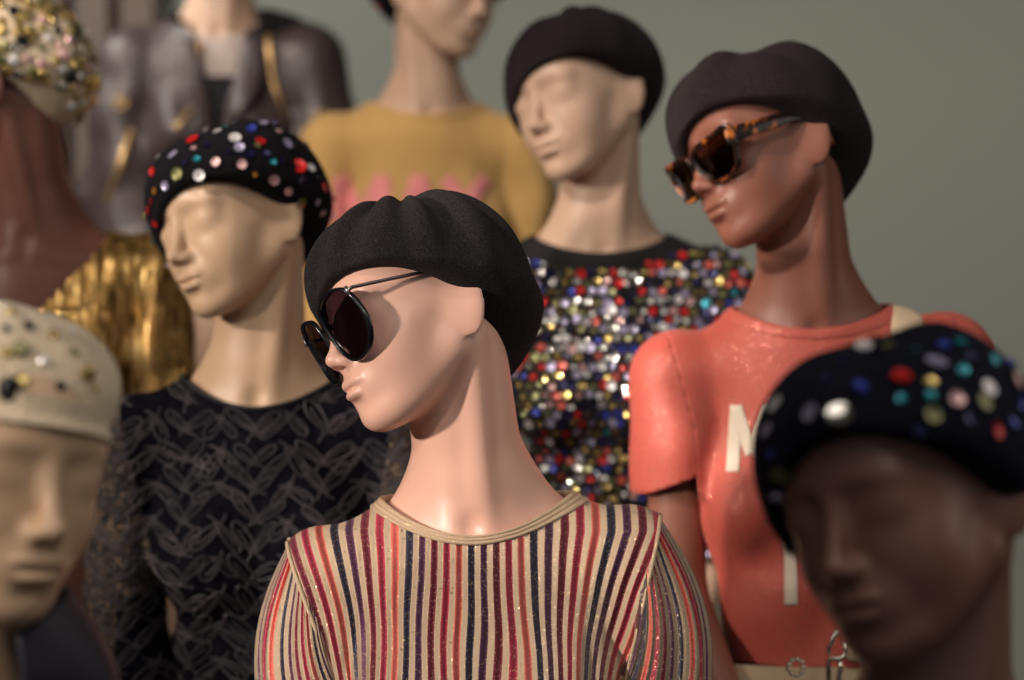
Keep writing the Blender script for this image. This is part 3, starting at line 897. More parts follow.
def thin_temple(sd, e, Y, cx, cz, m):
    mb = MB(); x0 = sd * (cx + 30); z0 = cz + 24
    pts = [(x0, Y(x0, z0) - 1, z0), (sd * (cx + 36), Y(x0, z0) + 4, z0 + 1), (sd * 74, -66, z0 + 1), (sd * 77, -30, z0 + 1), (sd * 78.5, -6, z0 - 1), (sd * 79, 8, z0 - 6), (sd * 77, 24, z0 - 22), (sd * 74, 32, z0 - 36)]
    P = []
    for i in range(len(pts) - 1):
        for u in np.linspace(0, 1, 6, endpoint=False): P.append(tuple((pts[i][q] * (1 - u) + pts[i + 1][q] * u) / 1000 for q in range(3)))
    P.append(tuple(q / 1000 for q in pts[-1]))
    mb.tube(P, 0.0022, 10, flat=0.8); mb.build('temple', m, e)
    h = MB(); hx = sd * (cx + 33)
    h.tube([((hx) / 1000, (Y(x0, z0) - 1) / 1000, (z0 + 4) / 1000), (hx / 1000, (Y(x0, z0) - 1) / 1000, (z0 - 4) / 1000)], 0.0019, 12); h.build('hinge', M_STEEL, e)
OUT_A = [(-24, 22), (-9, 30), (12, 32), (27, 27), (34, 10), (33, -12), (19, -30), (-3, -35), (-21, -24), (-28, 0)]
sunglasses(FA, OUT_A, 35, -8, -103, 0.9, lambda p: 2.8, 2.2, M_BLKACET, M_LENSP, M_GUN, thin_temple,
           'oversized black sunglasses with thin dark metal temples on the pink mannequin', roll=-7, zshift=-8)
TORT = mat('tortoiseshell_acetate', (0.1, 0.03, 0.01), 0.28, Coat_Weight=0.2, Coat_Roughness=0.15); _t = NT(TORT)
_v = _t.coord(); _n = _t.noise(_v, 70, 2, 0.5)
_t.l(_t.ramp(_n.outputs['Fac'], [(0.52, (0.010, 0.005, 0.004)), (0.57, (0.08, 0.02, 0.006)), (0.63, (0.34, 0.09, 0.015)), (0.72, (0.5, 0.17, 0.03))]), _t.b.inputs['Base Color'])
M_LENSB = lens_mat('brown_tinted_lens', (0.07, 0.03, 0.018))
def wide_temple(sd, e, Y, cx, cz, m):
    x0 = cx + 33; z0 = cz + 14
    pts = [(x0, Y(x0, z0) - 2, z0, 8.5), (x0 + 5, Y(x0, z0) + 5, z0 + .5, 8.5), (77, -66, z0 + 3, 7.5), (79.5, -35, z0 + 6, 7), (80, -10, z0 + 9, 6), (79, 6, z0 + 7, 5), (76, 26, z0 - 8, 4.5), (73, 38, z0 - 26, 4)]
    V = []; n = 0
    for i in range(len(pts) - 1):
        for u in np.linspace(0, 1, 6, endpoint=(i == len(pts) - 2)):
            x, y, z, h = [pts[i][q] * (1 - u) + pts[i + 1][q] * u for q in range(4)]
            for a, b in ((-1, -1), (-1, 1), (-0.5, 1.12), (0.5, 1.12), (1, 1), (1, -1), (0.5, -1.12), (-0.5, -1.12)):
                V.append((sd * (x + a * 1.9), y, z + b * h)); 
            n += 1
    Fc = [(k * 8 + i, k * 8 + (i + 1) % 8, (k + 1) * 8 + (i + 1) % 8, (k + 1) * 8 + i) for k in range(n - 1) for i in range(8)] + [tuple(range(8)), tuple((n - 1) * 8 + i for i in range(8))[::-1]]
    o = npobj('temple', np.array(V), Fc, m, e); fix_normals(o)
OUT_H = [(-27, 14), (-6, 19), (16, 21), (37, 24), (38, 12), (33, -5), (24, -20), (0, -24), (-20, -20), (-28, -4)]
sunglasses(FH, OUT_H, 35, -1, -101, 0.9, lambda p: 5.2 if p[1] > 4 else 3.8, 2.4, TORT, M_LENSB, TORT, wide_temple,
           'brown tortoiseshell sunglasses with wide temples on the reddish brown mannequin', roll=-1, zshift=-17)
# ------------------------------------------------------------------ black lace top (B)
def ribbon(mb, pts, nrm, w, h, n=5):
    """flat domed braid along points lying on a surface"""
    N = len(pts); V = []
    for i in range(N):
        p = Vector(pts[i]); d = (Vector(pts[min(i + 1, N - 1)]) - Vector(pts[max(i - 1, 0)]))
        if d.length < 1e-9: d = Vector((0, 0, 1))
        d.normalize(); nn = Vector(nrm[i]); b = d.cross(nn)
        if b.length < 1e-6: b = Vector((1, 0, 0))
        b.normalize()
        for k in range(n):
            u = -1 + 2 * k / (n - 1); V.append(p + b * (u * w) + nn * (h * math.sqrt(max(0, 1 - u * u)) - 0.0004))
    mb.add(V, [(i * n + k, i * n + k + 1, (i + 1) * n + k + 1, (i + 1) * n + k) for i in range(N - 1) for k in range(n - 1)])
def project(bvh, x, z, y0=-0.4, side=1):
    h = bvh.ray_cast(Vector((x, y0 * side, z)), Vector((0, side, 0)))
    if h[0] is None: return None
    n = h[1] if h[1].y * side < 0 else -h[1]
    return h[0], n
M_LACEBASE = mat('black_net_fabric', (0.006, 0.006, 0.011), 0.9, Specular_IOR_Level=0.1); _t = NT(M_LACEBASE)
_v = _t.coord(); _w = _t.vor(_v, 420); _t.l(_t.bump(_w.outputs['Distance'], 0.8, 0.0015), _t.b.inputs['Normal'])
_t.l(_t.ramp(_t.noise(_v, 90, 3).outputs['Fac'], [(0.4, (0.002, 0.002, 0.006)), (0.65, (0.008, 0.007, 0.012))]), _t.b.inputs['Base Color'])
M_BRONZE = mat('bronze_flecked_net', (0.02, 0.015, 0.012), 0.5); _t = NT(M_BRONZE); _v = _t.coord()
_w = _t.vor(_v, 230); _s = _t.n('ShaderNodeSeparateColor'); _t.l(_w.outputs['Color'], _s.inputs[0])
_f = _t.ramp(_s.outputs[0], [(0.55, (0, 0, 0)), (0.75, (1, 1, 1))]); _t.l(_t.mix(_f, (0.014, 0.010, 0.012), (0.16, 0.11, 0.07)), _t.b.inputs['Base Color']); _t.l(_t.math('MULTIPLY', _f, 0.7), _t.b.inputs['Metallic'])
_t.l(_t.bump(_w.outputs['Distance'], 1.0, 0.003), _t.b.inputs['Normal'])
M_BRAID = mat('charcoal_lace_braid', (0.05, 0.042, 0.045), 0.5, Sheen_Weight=0.2); _t = NT(M_BRAID)
_v = _t.coord(); _t.l(_t.bump(_t.noise(_v, 600, 3).outputs['Fac'], 0.8, 0.001), _t.b.inputs['Normal'])
_t.l(_t.ramp(_t.noise(_v, 25, 2).outputs['Fac'], [(0.35, (0.016, 0.012, 0.018)), (0.65, (0.060, 0.046, 0.056))]), _t.b.inputs['Base Color'])
GB = Garment(P38, off=8, neck=(26, 36, 50), fold=1.6, seed=4, res=5, zb=-400, sleeve_r=4)
eB = GB.build(FB, 'lace_top', M_LACEBASE, 'black long sleeved top of corded lace leaves on the cream mannequin', 'top', sleeve_mat=M_BRONZE)
M_EDGE = mat('black_binding', (0.012, 0.011, 0.014), 0.7)
GB.band('neckband', M_EDGE, eB, width=1.6, ribs=1, h=1.2)
_bv = GB.bvh()
def leaf(mb, x, z, ang, L, w, bvh=None, inner=True, side=1):
    bvh = bvh or _bv
    ca, sa = math.cos(ang), math.sin(ang)
    def run(fn, n, wd, hh):
        pts = []; ns = []
        for k in range(n):
            u, v = fn(k / (n - 1)); px = x + u * ca - v * sa; pz = z + u * sa + v * ca
            q = project(bvh, px, pz, side=side)
            if q is None or (pts and (q[0] - pts[-1]).length > 0.02):
                if len(pts) > 2: ribbon(mb, pts, ns, wd, hh)
                pts = []; ns = []; continue
            pts.append(q[0] + q[1] * 0.0006); ns.append(q[1])
        if len(pts) > 2: ribbon(mb, pts, ns, wd, hh)
    run(lambda t: (L * (0.5 - 0.5 * math.cos(2 * math.pi * t)) , w * math.sin(2 * math.pi * t) * (0.55 + 0.45 * math.sin(math.pi * t) ** 2)), 26, 0.0013, 0.0018)
    if inner: run(lambda t: (L * (0.12 + 0.66 * t), 0.2 * w * math.sin(3 * t)), 9, 0.0011, 0.0014)
    run(lambda t: (-L * 0.25 * t, -w * 0.5 * t * t), 6, 0.0012, 0.0015)
mb = MB(); rl = random.Random(12)
for side in (1, -1):
    for col in range(-6, 7):
        x0 = col * 0.041
        z = -0.02 - 0.012 * (col % 2)
        while z > -0.41:
            big = (col % 2 == 0)
            for sg in (-1, 1):
                a = math.radians(90) + sg * math.radians(rl.uniform(30, 62)) * (1 if big else -1) + (0 if big else math.pi)
                leaf(mb, x0 + sg * 0.003, z + rl.uniform(-0.004, 0.004), a, rl.uniform(0.032, 0.048), rl.uniform(0.006, 0.010), side=side)
            z -= 0.035 if big else 0.042
    for k in range(7):   # small curled flowers
        fx, fz = rl.uniform(-0.19, 0.19), rl.uniform(-0.38, -0.06)
        for q in range(5): leaf(mb, fx, fz, q * 2 * math.pi / 5, 0.014, 0.005, inner=False, side=side)
_lo = mb.build('lace_leaves', M_BRAID, eB)
# spangled sleeves on the lace top
# ------------------------------------------------------------------ gold pleated top (D)
M_GOLD = mat('pleated_gold_lame', (0.60, 0.33, 0.09), 0.34, 0.85); _t = NT(M_GOLD)
_v = _t.coord((1, 1, 0.35)); _n = _t.noise(_v, 60, 4, 0.6); _a = _t.n('ShaderNodeAttribute'); _a.attribute_name = 'pleat'
_t.l(_t.ramp(_n.outputs['Fac'], [(0.36, (0.20, 0.11, 0.04)), (0.5, (0.62, 0.40, 0.14)), (0.66, (1.0, 0.74, 0.32))]), _t.b.inputs['Base Color'])
_n2 = _t.noise(_t.coord(), 260, 3)
_t.l(_t.bump(_t.math('ADD', _t.math('SINE', _a.outputs['Fac']), _t.math('MULTIPLY', _n2.outputs['Fac'], 0.8)), 1.0, 0.003), _t.b.inputs['Normal'])
GD = Garment(PD, off=9, neck=(-36, 29, 50), vee=0, fold=3.5, seed=6, res=4.5, zb=-420, sleeve_r=13)
_S = GD.rollp(GD.V.T)
_ang = np.where(np.abs(_S[0]) > 150, np.arctan2(-(GD.V[:, 1] - 14), np.abs(_S[0]) - 182) * 60, _S[0])
_dn = 2.4 * np.sin(_ang / 11 * 2 * math.pi + 1.5 * np.sin(_S[2] * 0.03))
GD.V[:, 1] += np.where(GD.V[:, 1] < 14, -1, 1) * _dn * 0.9; GD.V[:, 0] += np.sign(_S[0]) * np.where(np.abs(_S[0]) > 180, _dn, 0)
eD = GD.build(FD, 'gold_top', M_GOLD, 'shiny gold pleated top with a deep neckline on the brown mannequin at the left edge', 'top')
for o in eD.children:
    n_ = len(o.data.vertices); co_ = np.empty(n_ * 3, F32); o.data.vertices.foreach_get('co', co_); co_ = co_.reshape(-1, 3) * 1000
    an = np.where(np.abs(co_[:, 0]) > 150, np.arctan2(-(co_[:, 1] - 14), np.abs(co_[:, 0]) - 182) * 60, co_[:, 0])
    attr(o, 'pleat', an / 5.5 * 2 * math.pi)
# ------------------------------------------------------------------ mustard sweater (F) and coral T-shirt (H) with letters
def knit_mat(name, c, sc=330, st=0.5, sheen=0.25, glitter=None, rough=0.85):
    m = mat(name, c, rough, Sheen_Weight=sheen); t = NT(m); v = t.coord(); w = t.vor(v, sc); n = t.noise(v, 14, 3)
    col = t.mix(n.outputs['Fac'], tuple(x * 0.88 for x in c), tuple(min(1, x * 1.1) for x in c))
    if glitter: lurex(t, col, rough=0.55, amt=glitter)
    else: t.l(col, t.b.inputs['Base Color'])
    t.l(t.bump(w.outputs['Distance'], st, 0.001), t.b.inputs['Normal']); return m
M_MUST = knit_mat('mustard_knit', (0.62, 0.38, 0.13))
GF = Garment(P38R, off=9, neck=(30, 34, 50), fold=3.0, seed=8, zb=-400, sleeve_r=8)
eF = GF.build(FF, 'mustard_sweater', M_MUST, 'mustard yellow knitted sweater with pink letters on the chest', 'sweater')
GF.band('neckband', M_MUST, eF, width=5, ribs=2, h=1.2)
def letters(fig, gar, parent, m, strokes, w, lift=0.0010, name='letter', th=0.0006):
    """strokes: list of letters, each a list of pixel segments; laid as cloth pieces on the garment"""
    bvh = gar.bvh()
    for segs in strokes:
        mb = MB()
        for (x0, y0, x1, y1) in segs:
            d = Vector((x1 - x0, y1 - y0)); L = d.length; d /= L; nn = Vector((-d.y, d.x)); nl = max(3, int(L / 3)); nw = 5; V = []; ok = True
            for i in range(nl + 1):
                for k in range(nw):
                    q = Vector((x0, y0)) + d * (L * i / nl) + nn * ((k / (nw - 1) - 0.5) * w)
                    h = fig.ray(q.x, q.y, bvh, fig.Mn)
                    if h[0] is None: ok = False; break
                    n = h[1] if h[1].y < 0 else -h[1]; V.append(h[0] + n * lift)
                if not ok: break
            if ok: mb.add(V, [(i * nw + k, i * nw + k + 1, (i + 1) * nw + k + 1, (i + 1) * nw + k) for i in range(nl) for k in range(nw - 1)])
        o = mb.build(name, m, parent); fix_normals(o); solidify(o, th, 1)
M_PINKL = knit_mat('pink_knit', (0.88, 0.30, 0.30))
letters(FF, GF, eF, M_PINKL, [
  [(339, 242, 341, 177), (341, 177, 362, 222), (362, 222, 383, 177), (383, 177, 385, 242)],
  [(398, 242, 419, 176), (419, 176, 440, 242), (408, 224, 431, 224)],
  [(446, 178, 466, 208), (486, 178, 466, 208), (466, 205, 466, 242)]], 15)
M_CORAL = knit_mat('coral_lurex_jersey', (0.52, 0.088, 0.064), sc=500, st=0.4, sheen=0.1, glitter=0.5, rough=0.85)
GH = Garment(P60, off=8, neck=(29, 32, 50), fold=3.6, seed=3, zb=-400, sleeve_r=15, side_full=6, short=True)
eH = GH.build(FH, 't_shirt', M_CORAL, 'short sleeved coral T-shirt with cream letters', 'T-shirt', sleeve_cut=-178, x0=165, slope=0.2)
GH.band('neckband', M_CORAL, eH, width=7, ribs=1, h=0.8)
M_CREAML = mat('cream_print', (0.72, 0.62, 0.50), 0.7)
letters(FH, GH, eH, M_CREAML, [
  [(733, 472, 737, 405), (736, 407, 752, 455), (752, 455, 770, 407), (770, 405, 772, 472)],
  [(791, 540, 791, 605)]], 13)
# ------------------------------------------------------------------ sequin top (G)
M_GBASE = knit_mat('black_knit', (0.005, 0.004, 0.005), sheen=0.0)
GG = Garment(P38, off=8, neck=(29, 32, 50), fold=2.0, seed=5, zb=-420, sleeve_r=6)
eG = GG.build(FG, 'sequin_top', M_GBASE, 'black top covered in red, gold, lilac and silver sequins', 'top')
GG.band('neckband', M_GBASE, eG, width=5.5, ribs=1, h=1.5, below=8)
_bg = GG.bvh(); rs = random.Random(77); cand = []
_cols = ['red'] * 15 + ['lilac'] * 18 + ['white'] * 12 + ['gold'] * 15 + ['navy'] * 16 + ['blue'] * 6 + ['olive'] * 9 + ['coral'] * 7 + ['pink'] * 5 + ['silver'] * 22 + ['teal'] * 2
z = -0.425; row = 0
while z < 0.02:
    row += 1
    for side in (1, -1):
        for i in range(-22, 23):
            x = (i + 0.5 * (row % 2)) * 0.0136 + rs.uniform(-0.002, 0.002); q = project(_bg, x, z + rs.uniform(-0.002, 0.002), side=side)
            if q is None: continue
            p, n = q; a, e_ = azel(*[np.array([c * 1000]) for c in p])
            if e_[0] > GG.e0(a)[0] - 9: continue
            cand.append((p, n, rs.choice(_cols), rs.uniform(0.0040, 0.0064), side))
    z += 0.0124
cw = FG.Mn.inverted() @ Vector((0, 0, CAMZ))
def score(c):   # how large it shows in the photograph
    w = FG.Mn @ c[0]; px = 512 + FPX * w.x / w.y; py = 340 - FPX * (w.z - CAMZ) / w.y
    hid = not (548 < px < 752 and 245 < py < 480) or (px > 660 and py > 330) or (px < 560 and py < 480 and False)
    return (-10 if hid else 0) + c[3] * 100 * max(0, (cw - c[0]).normalized().dot(c[1]))
cand.sort(key=score, reverse=True)
for p, n, c, r, sd in cand[:100]: put('sequin', 'sequin', r, SQ[c], p, n, eG, 0.22, 0.001)
# the remaining ones, one mesh with one material slot per colour
me = bpy.data.meshes.new('sequins'); mb = MB(); mi = []; names = sorted({c[2] for c in cand})
for p, n, c, r, sd in cand[100:]:
    V, Fc = sequin_mesh(r, n=12); Mx = frame_mat(p + n * 0.001, n, 0.22, rs); mb.add([Mx @ Vector(v) for v in V], Fc); mi += [names.index(c)] * len(Fc)
me.from_pydata(mb.v, [], mb.f)
for c in names: me.materials.append(SQ[c])
me.polygons.foreach_set('material_index', mi); me.update()
o = link(bpy.data.objects.new('sequin_field', me), eG); o['kind'] = 'stuff'
# ------------------------------------------------------------------ cream trousers with a shoulder strap (H)
M_CREAM = knit_mat('cream_twill', (0.60, 0.47, 0.31), sc=600, st=0.3, sheen=0.1)
eT = empty('high_waisted_trousers', FH.Mn.translation, FH.psi); tag(eT, 'cream high waisted trousers with one shoulder strap under the coral T-shirt hem', 'trousers')
def trouser_mesh():
    xs = axis((-270, 270, 8)); ys = axis((-190, 190, 8)); zs = axis((-1380, -384, 8)); P = np.meshgrid(xs, ys, zs, indexing='ij')
    x, y, z = P; d = ell(P, (0, 18, -370), (112, 78, 150)); d = smin(d, ell(P, (0, 24, -540), (160, 104, 120)), 60)
    Q = (np.abs(x), y, z); l = cone(Q, (82, 24, -590), (76, 14, -1000), 90, 72); l = smin(l, cone(Q, (76, 14, -1000), (76, 26, -1400), 72, 70), 20)
    d = smin(d, l, 26) - 17
    V, Fq = surface_nets(d.astype(F32), xs, ys, zs); T = outward(V, Fq)
    return clip(V, T, np.maximum(V[:, 2] + 396, -1370 - V[:, 2]))
_V, _T = trouser_mesh()
_Vl, _Tl = clip(_V, _T, _V[:, 2] + 436); o = npobj('leg_panel', _Vl, _Tl, M_CREAM, eT); solidify(o, 0.003)
_Vw, _Tw = clip(_V, _T, -(_V[:, 2] + 436)); _Vw = _Vw * np.array((1.015, 1.03, 1)); o = npobj('waistband', _Vw, _Tw, M_CREAM, eT); solidify(o, 0.004)
mb = MB(); _bh = GH.bvh()
pth = []
for k in range(40):
    t = k / 39; a = -0.35 + t * 1.0
# strap: over the shoulder, down the chest to the waistband
cl = [(0.118, 0.05), (0.119, 0.02), (0.118, -0.02)]
pts = []; ns = []
c0 = Vector((0.10, 0.014, -0.10))
for k in range(26):
    an = math.radians(150 - 150 * k / 25 * 1.0)      # from the back over the top to the front
    dv = Vector((0.06, math.cos(math.radians(20 + 0)) * 0, 0))
    dirv = Vector((0.12, -math.cos(math.radians(180 - 180 * k / 25 * 1.0)) * -1, math.sin(math.pi * k / 25))).normalized()
    h = _bh.ray_cast(c0, dirv)
    if h[0] is not None: n = h[1] if h[1].dot(dirv) > 0 else -h[1]; pts.append(h[0] + n * 0.001); ns.append(n)
pts.reverse() if pts and pts[0].y < pts[-1].y else None
ns = ns[::-1] if len(ns) and ns[0].y < 0 else ns
for k in range(1, 26):
    t = k / 25; q = project(_bh, 0.112 - 0.06 * t, -0.10 - 0.29 * t)
    if q: pts.append(q[0] + q[1] * 0.002); ns.append(q[1])
ribbon(mb, pts, ns, 0.021, 0.003, 7); o = mb.build('shoulder_strap', M_CREAM, eT); solidify(o, 0.002, 0)
# chain of little metal balls and a snap hook hanging at the waist
M_NICKEL = mat('polished_nickel', (0.72, 0.66, 0.56), 0.18, 1.0)
def at_waist(px, py, out=0.0):
    w = px2w(px, py, FH.d - 0.108 - out); return w
ch = empty('key_chain', at_waist(835, 655)); tag(ch, 'silver snap hook and chain hanging at the waist of the cream trousers', 'chain')
def wt(px, py, out=0.0): return tuple(at_waist(px, py, out) - ch.location)
mb = MB(); mb.tube([wt(*q) for q in ((829, 654), (829, 648), (834, 637), (836, 631), (838, 631), (838, 636))], 0.0026, 8); mb.tube([wt(*q) for q in ((845, 641), (846, 650), (845, 656), (838, 659), (830, 658), (828, 664), (829, 690))], 0.003, 8); mb.build('snap_hook', M_NICKEL, ch)
mb = MB(); mb.tube([wt(*q) for q in ((839, 661), (841, 668), (839, 676), (838, 692))], 0.003, 8); mb.build('chain_link', M_NICKEL, ch)
br = empty('beaded_ring', at_waist(795, 665)); tag(br, 'small ring of silver balls on the waistband of the cream trousers', 'ring')
for k in range(9):
    q = math.radians(-120 + k * 40); c = at_waist(796 + 7.5 * math.cos(q), 667 - 8 * math.sin(q)) - br.location
    V = []; 
    mb = MB(); mb.tube([c + Vector((0, 0, -0.0026)), c + Vector((0, 0, -0.0019)), c, c + Vector((0, 0, 0.0019)), c + Vector((0, 0, 0.0026))], [0.001, 0.003, 0.0042, 0.003, 0.001], 10); mb.build('metal_ball', M_NICKEL, br)
# ------------------------------------------------------------------ navy jacket with a standing collar (C)
M_NAVY = mat('navy_satin', (0.010, 0.008, 0.026), 0.5)
GC = Garment(P38R, off=10, neck=(34, 40, 50), fold=3, seed=9, zb=-380, sleeve_r=8)
eC = GC.build(FC, 'navy_jacket', M_NAVY, 'dark navy satin jacket with a tall standing collar at the lower left corner', 'jacket')
def stand_collar(g, parent, m, a0, a1, r_top, h_top, th=0.004, n=90, flare=0.0):
    V = []; rows = 14; A = np.linspace(a0, a1, n)
    base = g.march(A, g.e0(A) - 14, 1.0)
    for j in range(rows):
        t = j / (rows - 1)
        for i, a in enumerate(A):
            b = base[i]; edge = min(1, (i / (n - 1)) * 9, (1 - i / (n - 1)) * 9); hh = h_top * (0.75 + 0.25 * edge)
            rt = r_top(a); top = np.array((math.sin(a) * rt, 10 - math.cos(a) * rt, hh))
            p = b * (1 - t) + top * t; p += np.array((math.sin(a), -math.cos(a), 0)) * 9 * math.sin(math.pi * t)
            V.append(p)
    o = npobj('collar', np.array(V), grid_faces(n, rows, False), m, parent); solidify(o, th, 0); return o
stand_collar(GC, eC, M_NAVY, math.radians(38), math.radians(322), lambda a: 84, 96)
# plain dark top on the corner mannequin (I)
M_DARKT = knit_mat('dark_jersey', (0.05, 0.02, 0.02))
GI = Garment(P38, off=8, neck=(26, 36, 50), fold=2, seed=10, zb=-380, sleeve_r=6)
eI = GI.build(FI, 'dark_top', M_DARKT, 'plain dark top below the frame on the dark brown mannequin at the lower right', 'top')
# ------------------------------------------------------------------ leather jacket over a white tee (E)
M_LEATHER = mat('grey_brown_leather', (0.070, 0.050, 0.052), 0.4, Coat_Weight=0.15, Coat_Roughness=0.3); _t = NT(M_LEATHER)
_v = _t.coord(); _n = _t.noise(_v, 18, 4); _w = _t.vor(_v, 300)
_t.l(_t.bump(_t.math('ADD', _t.math('MULTIPLY', _n.outputs['Fac'], 3.0), _t.math('MULTIPLY', _w.outputs['Distance'], 0.3)), 0.6, 0.004), _t.b.inputs['Normal'])
M_TEE = knit_mat('white_jersey', (0.55, 0.46, 0.42)); M_BLK = knit_mat('black_tee_area', (0.008, 0.008, 0.014))
GT = Garment(P38, off=6, neck=(30, 36, 48), fold=1, seed=11, zb=-300, arms=False)
eTee = GT.build(FE, 'white_tee', M_TEE, 'white tee with a black chest area under the leather jacket', 'T-shirt', bodice='bodice')
_Vp, _Tp = clip(GT.V, GT.T, np.maximum(np.maximum(GT.V[:, 2] + 92, np.abs(GT.V[:, 0] - 5) - 70), GT.V[:, 1] + 20)); o = npobj('chest_dark_area', _Vp + np.array((0, -1.2, 0)), _Tp, M_BLK, eTee)  # black area over the front of the tee, below the neckline
GE = Garment(P38, off=17, neck=(26, 40, 52), fold=4.5, seed=12, zb=-420, sleeve_r=20)
# front opening: a deep V closing to the right hip
_o = GE.V; _op = (_o[:, 1] < 0) & (_o[:, 2] > -210)
_w0 = 4 + (_o[:, 2] + 210) * 0.20
_g = np.where(_o[:, 1] < 0, np.minimum(_w0, 1e3) - np.abs(_o[:, 0] - 8), -1.0); _g = np.where(_o[:, 2] < -212, -1.0, _g)
GE.V, GE.T = clip(GE.V, GE.T, _g)
eE = GE.build(FE, 'leather_jacket', M_LEATHER, 'dark grey leather biker jacket with gold zips and buckles, behind at the top left', 'jacket')
_be = GE.bvh()
M_BRASS = mat('brass_zip', (0.55, 0.36, 0.17), 0.35, 0.9)
def zip_line(px, w=0.006, name='zip'):
    pts = []; ns = []
    for i in range(len(px) - 1):
        for u in np.linspace(0, 1, 12, endpoint=(i == len(px) - 2)):
            x = px[i][0] * (1 - u) + px[i + 1][0] * u; y = px[i][1] * (1 - u) + px[i + 1][1] * u
            h = FE.ray(x, y, _be, FE.Mn)
            if h[0] is None or h[0].y > 0.05: continue
            n = h[1] if h[1].y < 0 else -h[1]; pts.append(h[0] + n * 0.0035); ns.append(n)
    if len(pts) > 3:
        mb = MB(); ribbon(mb, pts, ns, w, 0.003); mb.build(name, M_BRASS, eE)
zip_line([(132, 130), (107, 203)], 0.006); zip_line([(268, 34), (272, 75), (285, 123)], 0.0055); zip_line([(222, 66), (200, 100), (176, 128)], 0.005)
def buckle(px, py, r=0.011):
    h = FE.ray(px, py, _be, FE.Mn)
    if h[0] is None: return
    n = h[1] if h[1].y < 0 else -h[1]; Mx = frame_mat(h[0] + n * 0.004, n)
    mb = MB(); mb.tube([Mx @ Vector((r * math.cos(q), r * 0.8 * math.sin(q), 0)) for q in np.linspace(0, 2 * math.pi, 20, endpoint=False)], 0.0028, 8, closed=True)
    mb.tube([Mx @ Vector((-r, 0, 0)), Mx @ Vector((r, 0, 0))], 0.002, 6); mb.build('buckle', M_BRASS, eE)
for b in ((121, 103), (240, 42), (322, 116), (196, 48), (84, 160)): buckle(*b)
# lapels: leather flaps folded back beside the opening, and the fall of the collar
def lapel(sd):
    mb = MB(); V = []; nu, nv = 12, 26
    for j in range(nv):
        t = j / (nv - 1); z = -30 - 170 * t; inner = 8 + sd * (4 + (z + 210) * 0.20); wd = 62 * math.sin(min(1, (t * 1.25 + 0.25)) * math.pi * 0.5) * (1 - t) ** 0.55 + 3
        for i in range(nu):
            u = i / (nu - 1); x = inner + sd * wd * u
            q = project(_be, x / 1000, z / 1000)
            if q is None: q = project(_be, (inner + sd * 6) / 1000, z / 1000) or (Vector((x / 1000, -0.06, z / 1000)), Vector((0, -1, 0)))
            V.append(q[0] + q[1] * (0.006 + 0.008 * math.sin(math.pi * u * 0.6)))
    o = meshobj('lapel', V, grid_faces(nu, nv, False), M_LEATHER, eE); solidify(o, 0.004, 0)
for _s in (-1, 1): lapel(_s)
stand_collar(GE, eE, M_EDGE, math.radians(48), math.radians(312), lambda a: 92, 34, th=0.006)
def LIGHTS():
    spot((-1.95, 0.98, 2.12), (-0.08, 2.42, 1.66), 205, 27, r=0.06)
    spot((-2.2, 1.90, 2.35), (-0.35, 2.9, 1.80), 135, 24, r=0.06)
    spot((-1.4, 1.50, 2.95), (0.38, 2.85, 1.88), 165, 21, r=0.07)
    spot((-1.3, 1.7, 3.25), (0.14, 3.3, 1.95), 130, 27, r=0.07)
    spot((-1.6, 2.2, 3.4), (-0.35, 4.1, 2.3), 190, 40, r=0.08)
    spot((-1.35, 0.45, 2.45), (-0.47, 1.8, 1.74), 75, 15, r=0.05)
    spot((-1.9, 4.0, 3.4), (0.2, 6.2, 2.1), 265, 75, col=(1, 0.95, 0.86), r=0.2)  # added wash that brightens the back wall, no real fixture
    spot((1.6, 3.8, 3.4), (0.7, 6.2, 2.2), 110, 75, col=(1, 0.84, 0.72), r=0.2)  # second added wash, for the right part of the wall
    spot((0.9, 0.6, 3.2), (0.12, 2.42, 1.55), 22, 22, r=0.08)  # warm fill added to lift the striped sweater's right sleeve
    area((0.3, 1.0, 3.4), (0, 3.2, 1.7), 16, 1.8)  # broad fill added from above, not a ceiling lamp
    area((2.0, 2.1, 2.5), (0.1, 2.6, 1.6), 7, 1.6)  # fill added from the right to lift the shaded sides
    spot((-2.3, 1.6, 2.7), (-0.55, 3.3, 1.9), 95, 22, r=0.06)  # added to brighten the stone-covered hat at the left edge
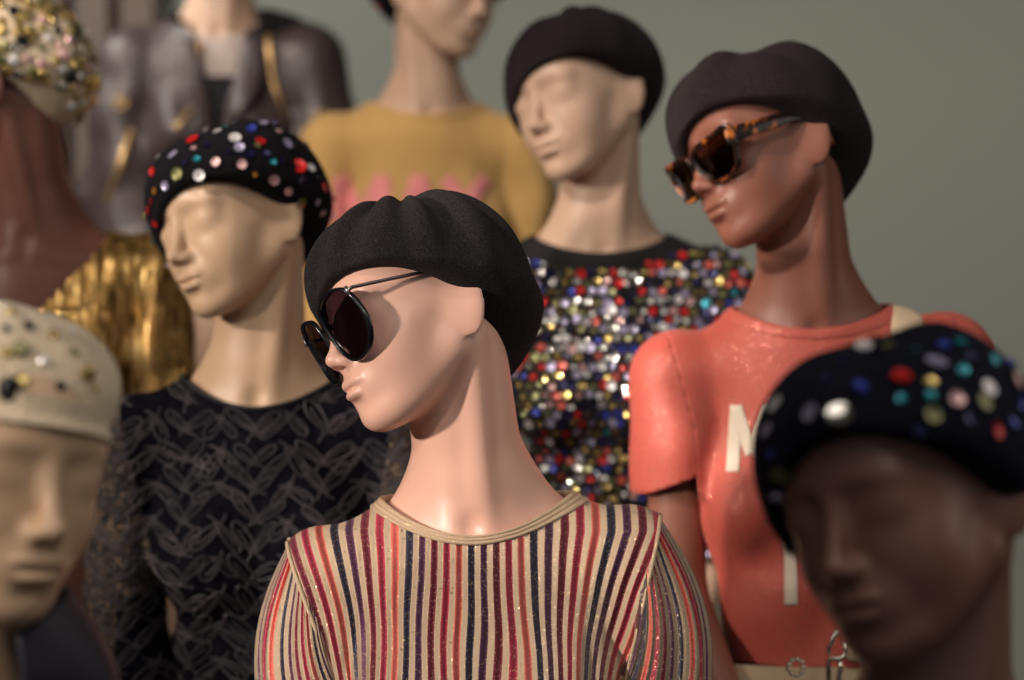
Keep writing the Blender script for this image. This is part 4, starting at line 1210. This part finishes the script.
# ------------------------------------------------------------------ room, lights, camera
def room():
    wm = mat('grey_green_wall_paint', (0.185, 0.19, 0.165), 0.85); t = NT(wm)
    v = t.coord(); n = t.noise(v, 1.3, 3); n2 = t.noise(v, 220, 2)
    t.l(t.mix(n.outputs['Fac'], (0.175, 0.187, 0.168), (0.195, 0.208, 0.187)), t.b.inputs['Base Color'])
    t.l(t.bump(n2.outputs['Fac'], 0.15, 0.001), t.b.inputs['Normal'])
    mb = MB(); mb.box((-3.5, 6.2, 0), (3.5, 6.35, 3.6)); struct(mb.build('wall_back', wm, smooth=False))
    mb = MB(); mb.box((3.5, -1.5, 0), (3.65, 6.35, 3.6)); struct(mb.build('wall_right', wm, smooth=False))
    mb = MB(); mb.box((-3.65, -1.5, 0), (-3.5, 6.35, 3.6)); struct(mb.build('wall_left', wm, smooth=False))
    fm = mat('dark_floor', (0.10, 0.085, 0.07), 0.5); mb = MB(); mb.box((-3.65, -1.5, -0.1), (3.65, 6.35, 0.0)); struct(mb.build('floor', fm, smooth=False))
    cm = mat('ceiling_paint', (0.25, 0.25, 0.24), 0.9); mb = MB(); mb.box((-3.65, -1.5, 3.6), (3.65, 6.35, 3.7)); struct(mb.build('ceiling', cm, smooth=False))
    # brown slatted panelling on the left part of the back wall
    bm_ = mat('brown_panelling', (0.10, 0.065, 0.048), 0.6); mb = MB()
    x = -2.6
    while x < -0.93:
        w = 0.085; mb.box((x, 6.10, 0.0), (x + w, 6.198, 3.4)); x += w + 0.03
    mb.box((-2.6, 6.17, 0.0), (-0.93, 6.199, 3.4))
    struct(mb.build('trim_1', bm_, smooth=False))
    pm = mat('grey_step_paint', (0.16, 0.155, 0.15), 0.7)
    for i, f in enumerate(sorted((FA, FB, FC, FD, FE, FF, FG, FH, FI), key=lambda f: f.loc.y)):
        z = f.floor
        if z < 0.01: continue
        mb = MB(); mb.box((f.loc.x - 0.24, f.loc.y - 0.2, 0), (f.loc.x + 0.24, f.loc.y + 0.2, z)); struct(mb.build('trim_%d' % (i + 2), pm, smooth=False))
room()
def spot(loc, target, e, size=40, blend=0.6, col=(1, 0.86, 0.74), r=0.045, name='gallery_and_fill_spot'):  # serves the display spots and the added washes and fills
    l = bpy.data.lights.new(name, 'SPOT'); l.energy = e; l.spot_size = math.radians(size); l.spot_blend = blend; l.color = col; l.shadow_soft_size = r
    o = bpy.data.objects.new(name, l); o.location = loc; d = Vector(target) - Vector(loc); o.rotation_euler = d.to_track_quat('-Z', 'Y').to_euler(); COL.objects.link(o); return o
def area(loc, target, e, size, col=(1, 0.9, 0.8)):  # unseen soft fill, added without any lamp in the room
    l = bpy.data.lights.new('soft_fill_light', 'AREA'); l.energy = e; l.size = size; l.color = col
    o = bpy.data.objects.new('soft_fill_light', l); o.location = loc; d = Vector(target) - Vector(loc); o.rotation_euler = d.to_track_quat('-Z', 'Y').to_euler(); COL.objects.link(o); return o
LIGHTS()
w = bpy.data.worlds.new('room_air'); SC.world = w; w.use_nodes = True
w.node_tree.nodes['Background'].inputs[0].default_value = (0.75, 0.8, 0.85, 1); w.node_tree.nodes['Background'].inputs[1].default_value = 0.16
cam = bpy.data.cameras.new('camera'); co = bpy.data.objects.new('camera', cam); COL.objects.link(co); SC.camera = co
cam.lens = 85; cam.sensor_width = 36; co.location = (0, 0, CAMZ); co.rotation_euler = (math.pi / 2, 0, 0)
cam.dof.use_dof = True; cam.dof.focus_distance = 2.36; cam.dof.aperture_fstop = 2.8; cam.clip_end = 50
vs = SC.view_settings; vs.view_transform = 'Standard'; vs.look = 'None'; vs.gamma = 1; vs.use_curve_mapping = False; vs.exposure = 0.0
SC.cycles.use_denoising = True
try: SC.cycles.denoiser = 'OPENIMAGEDENOISE'
except Exception: pass
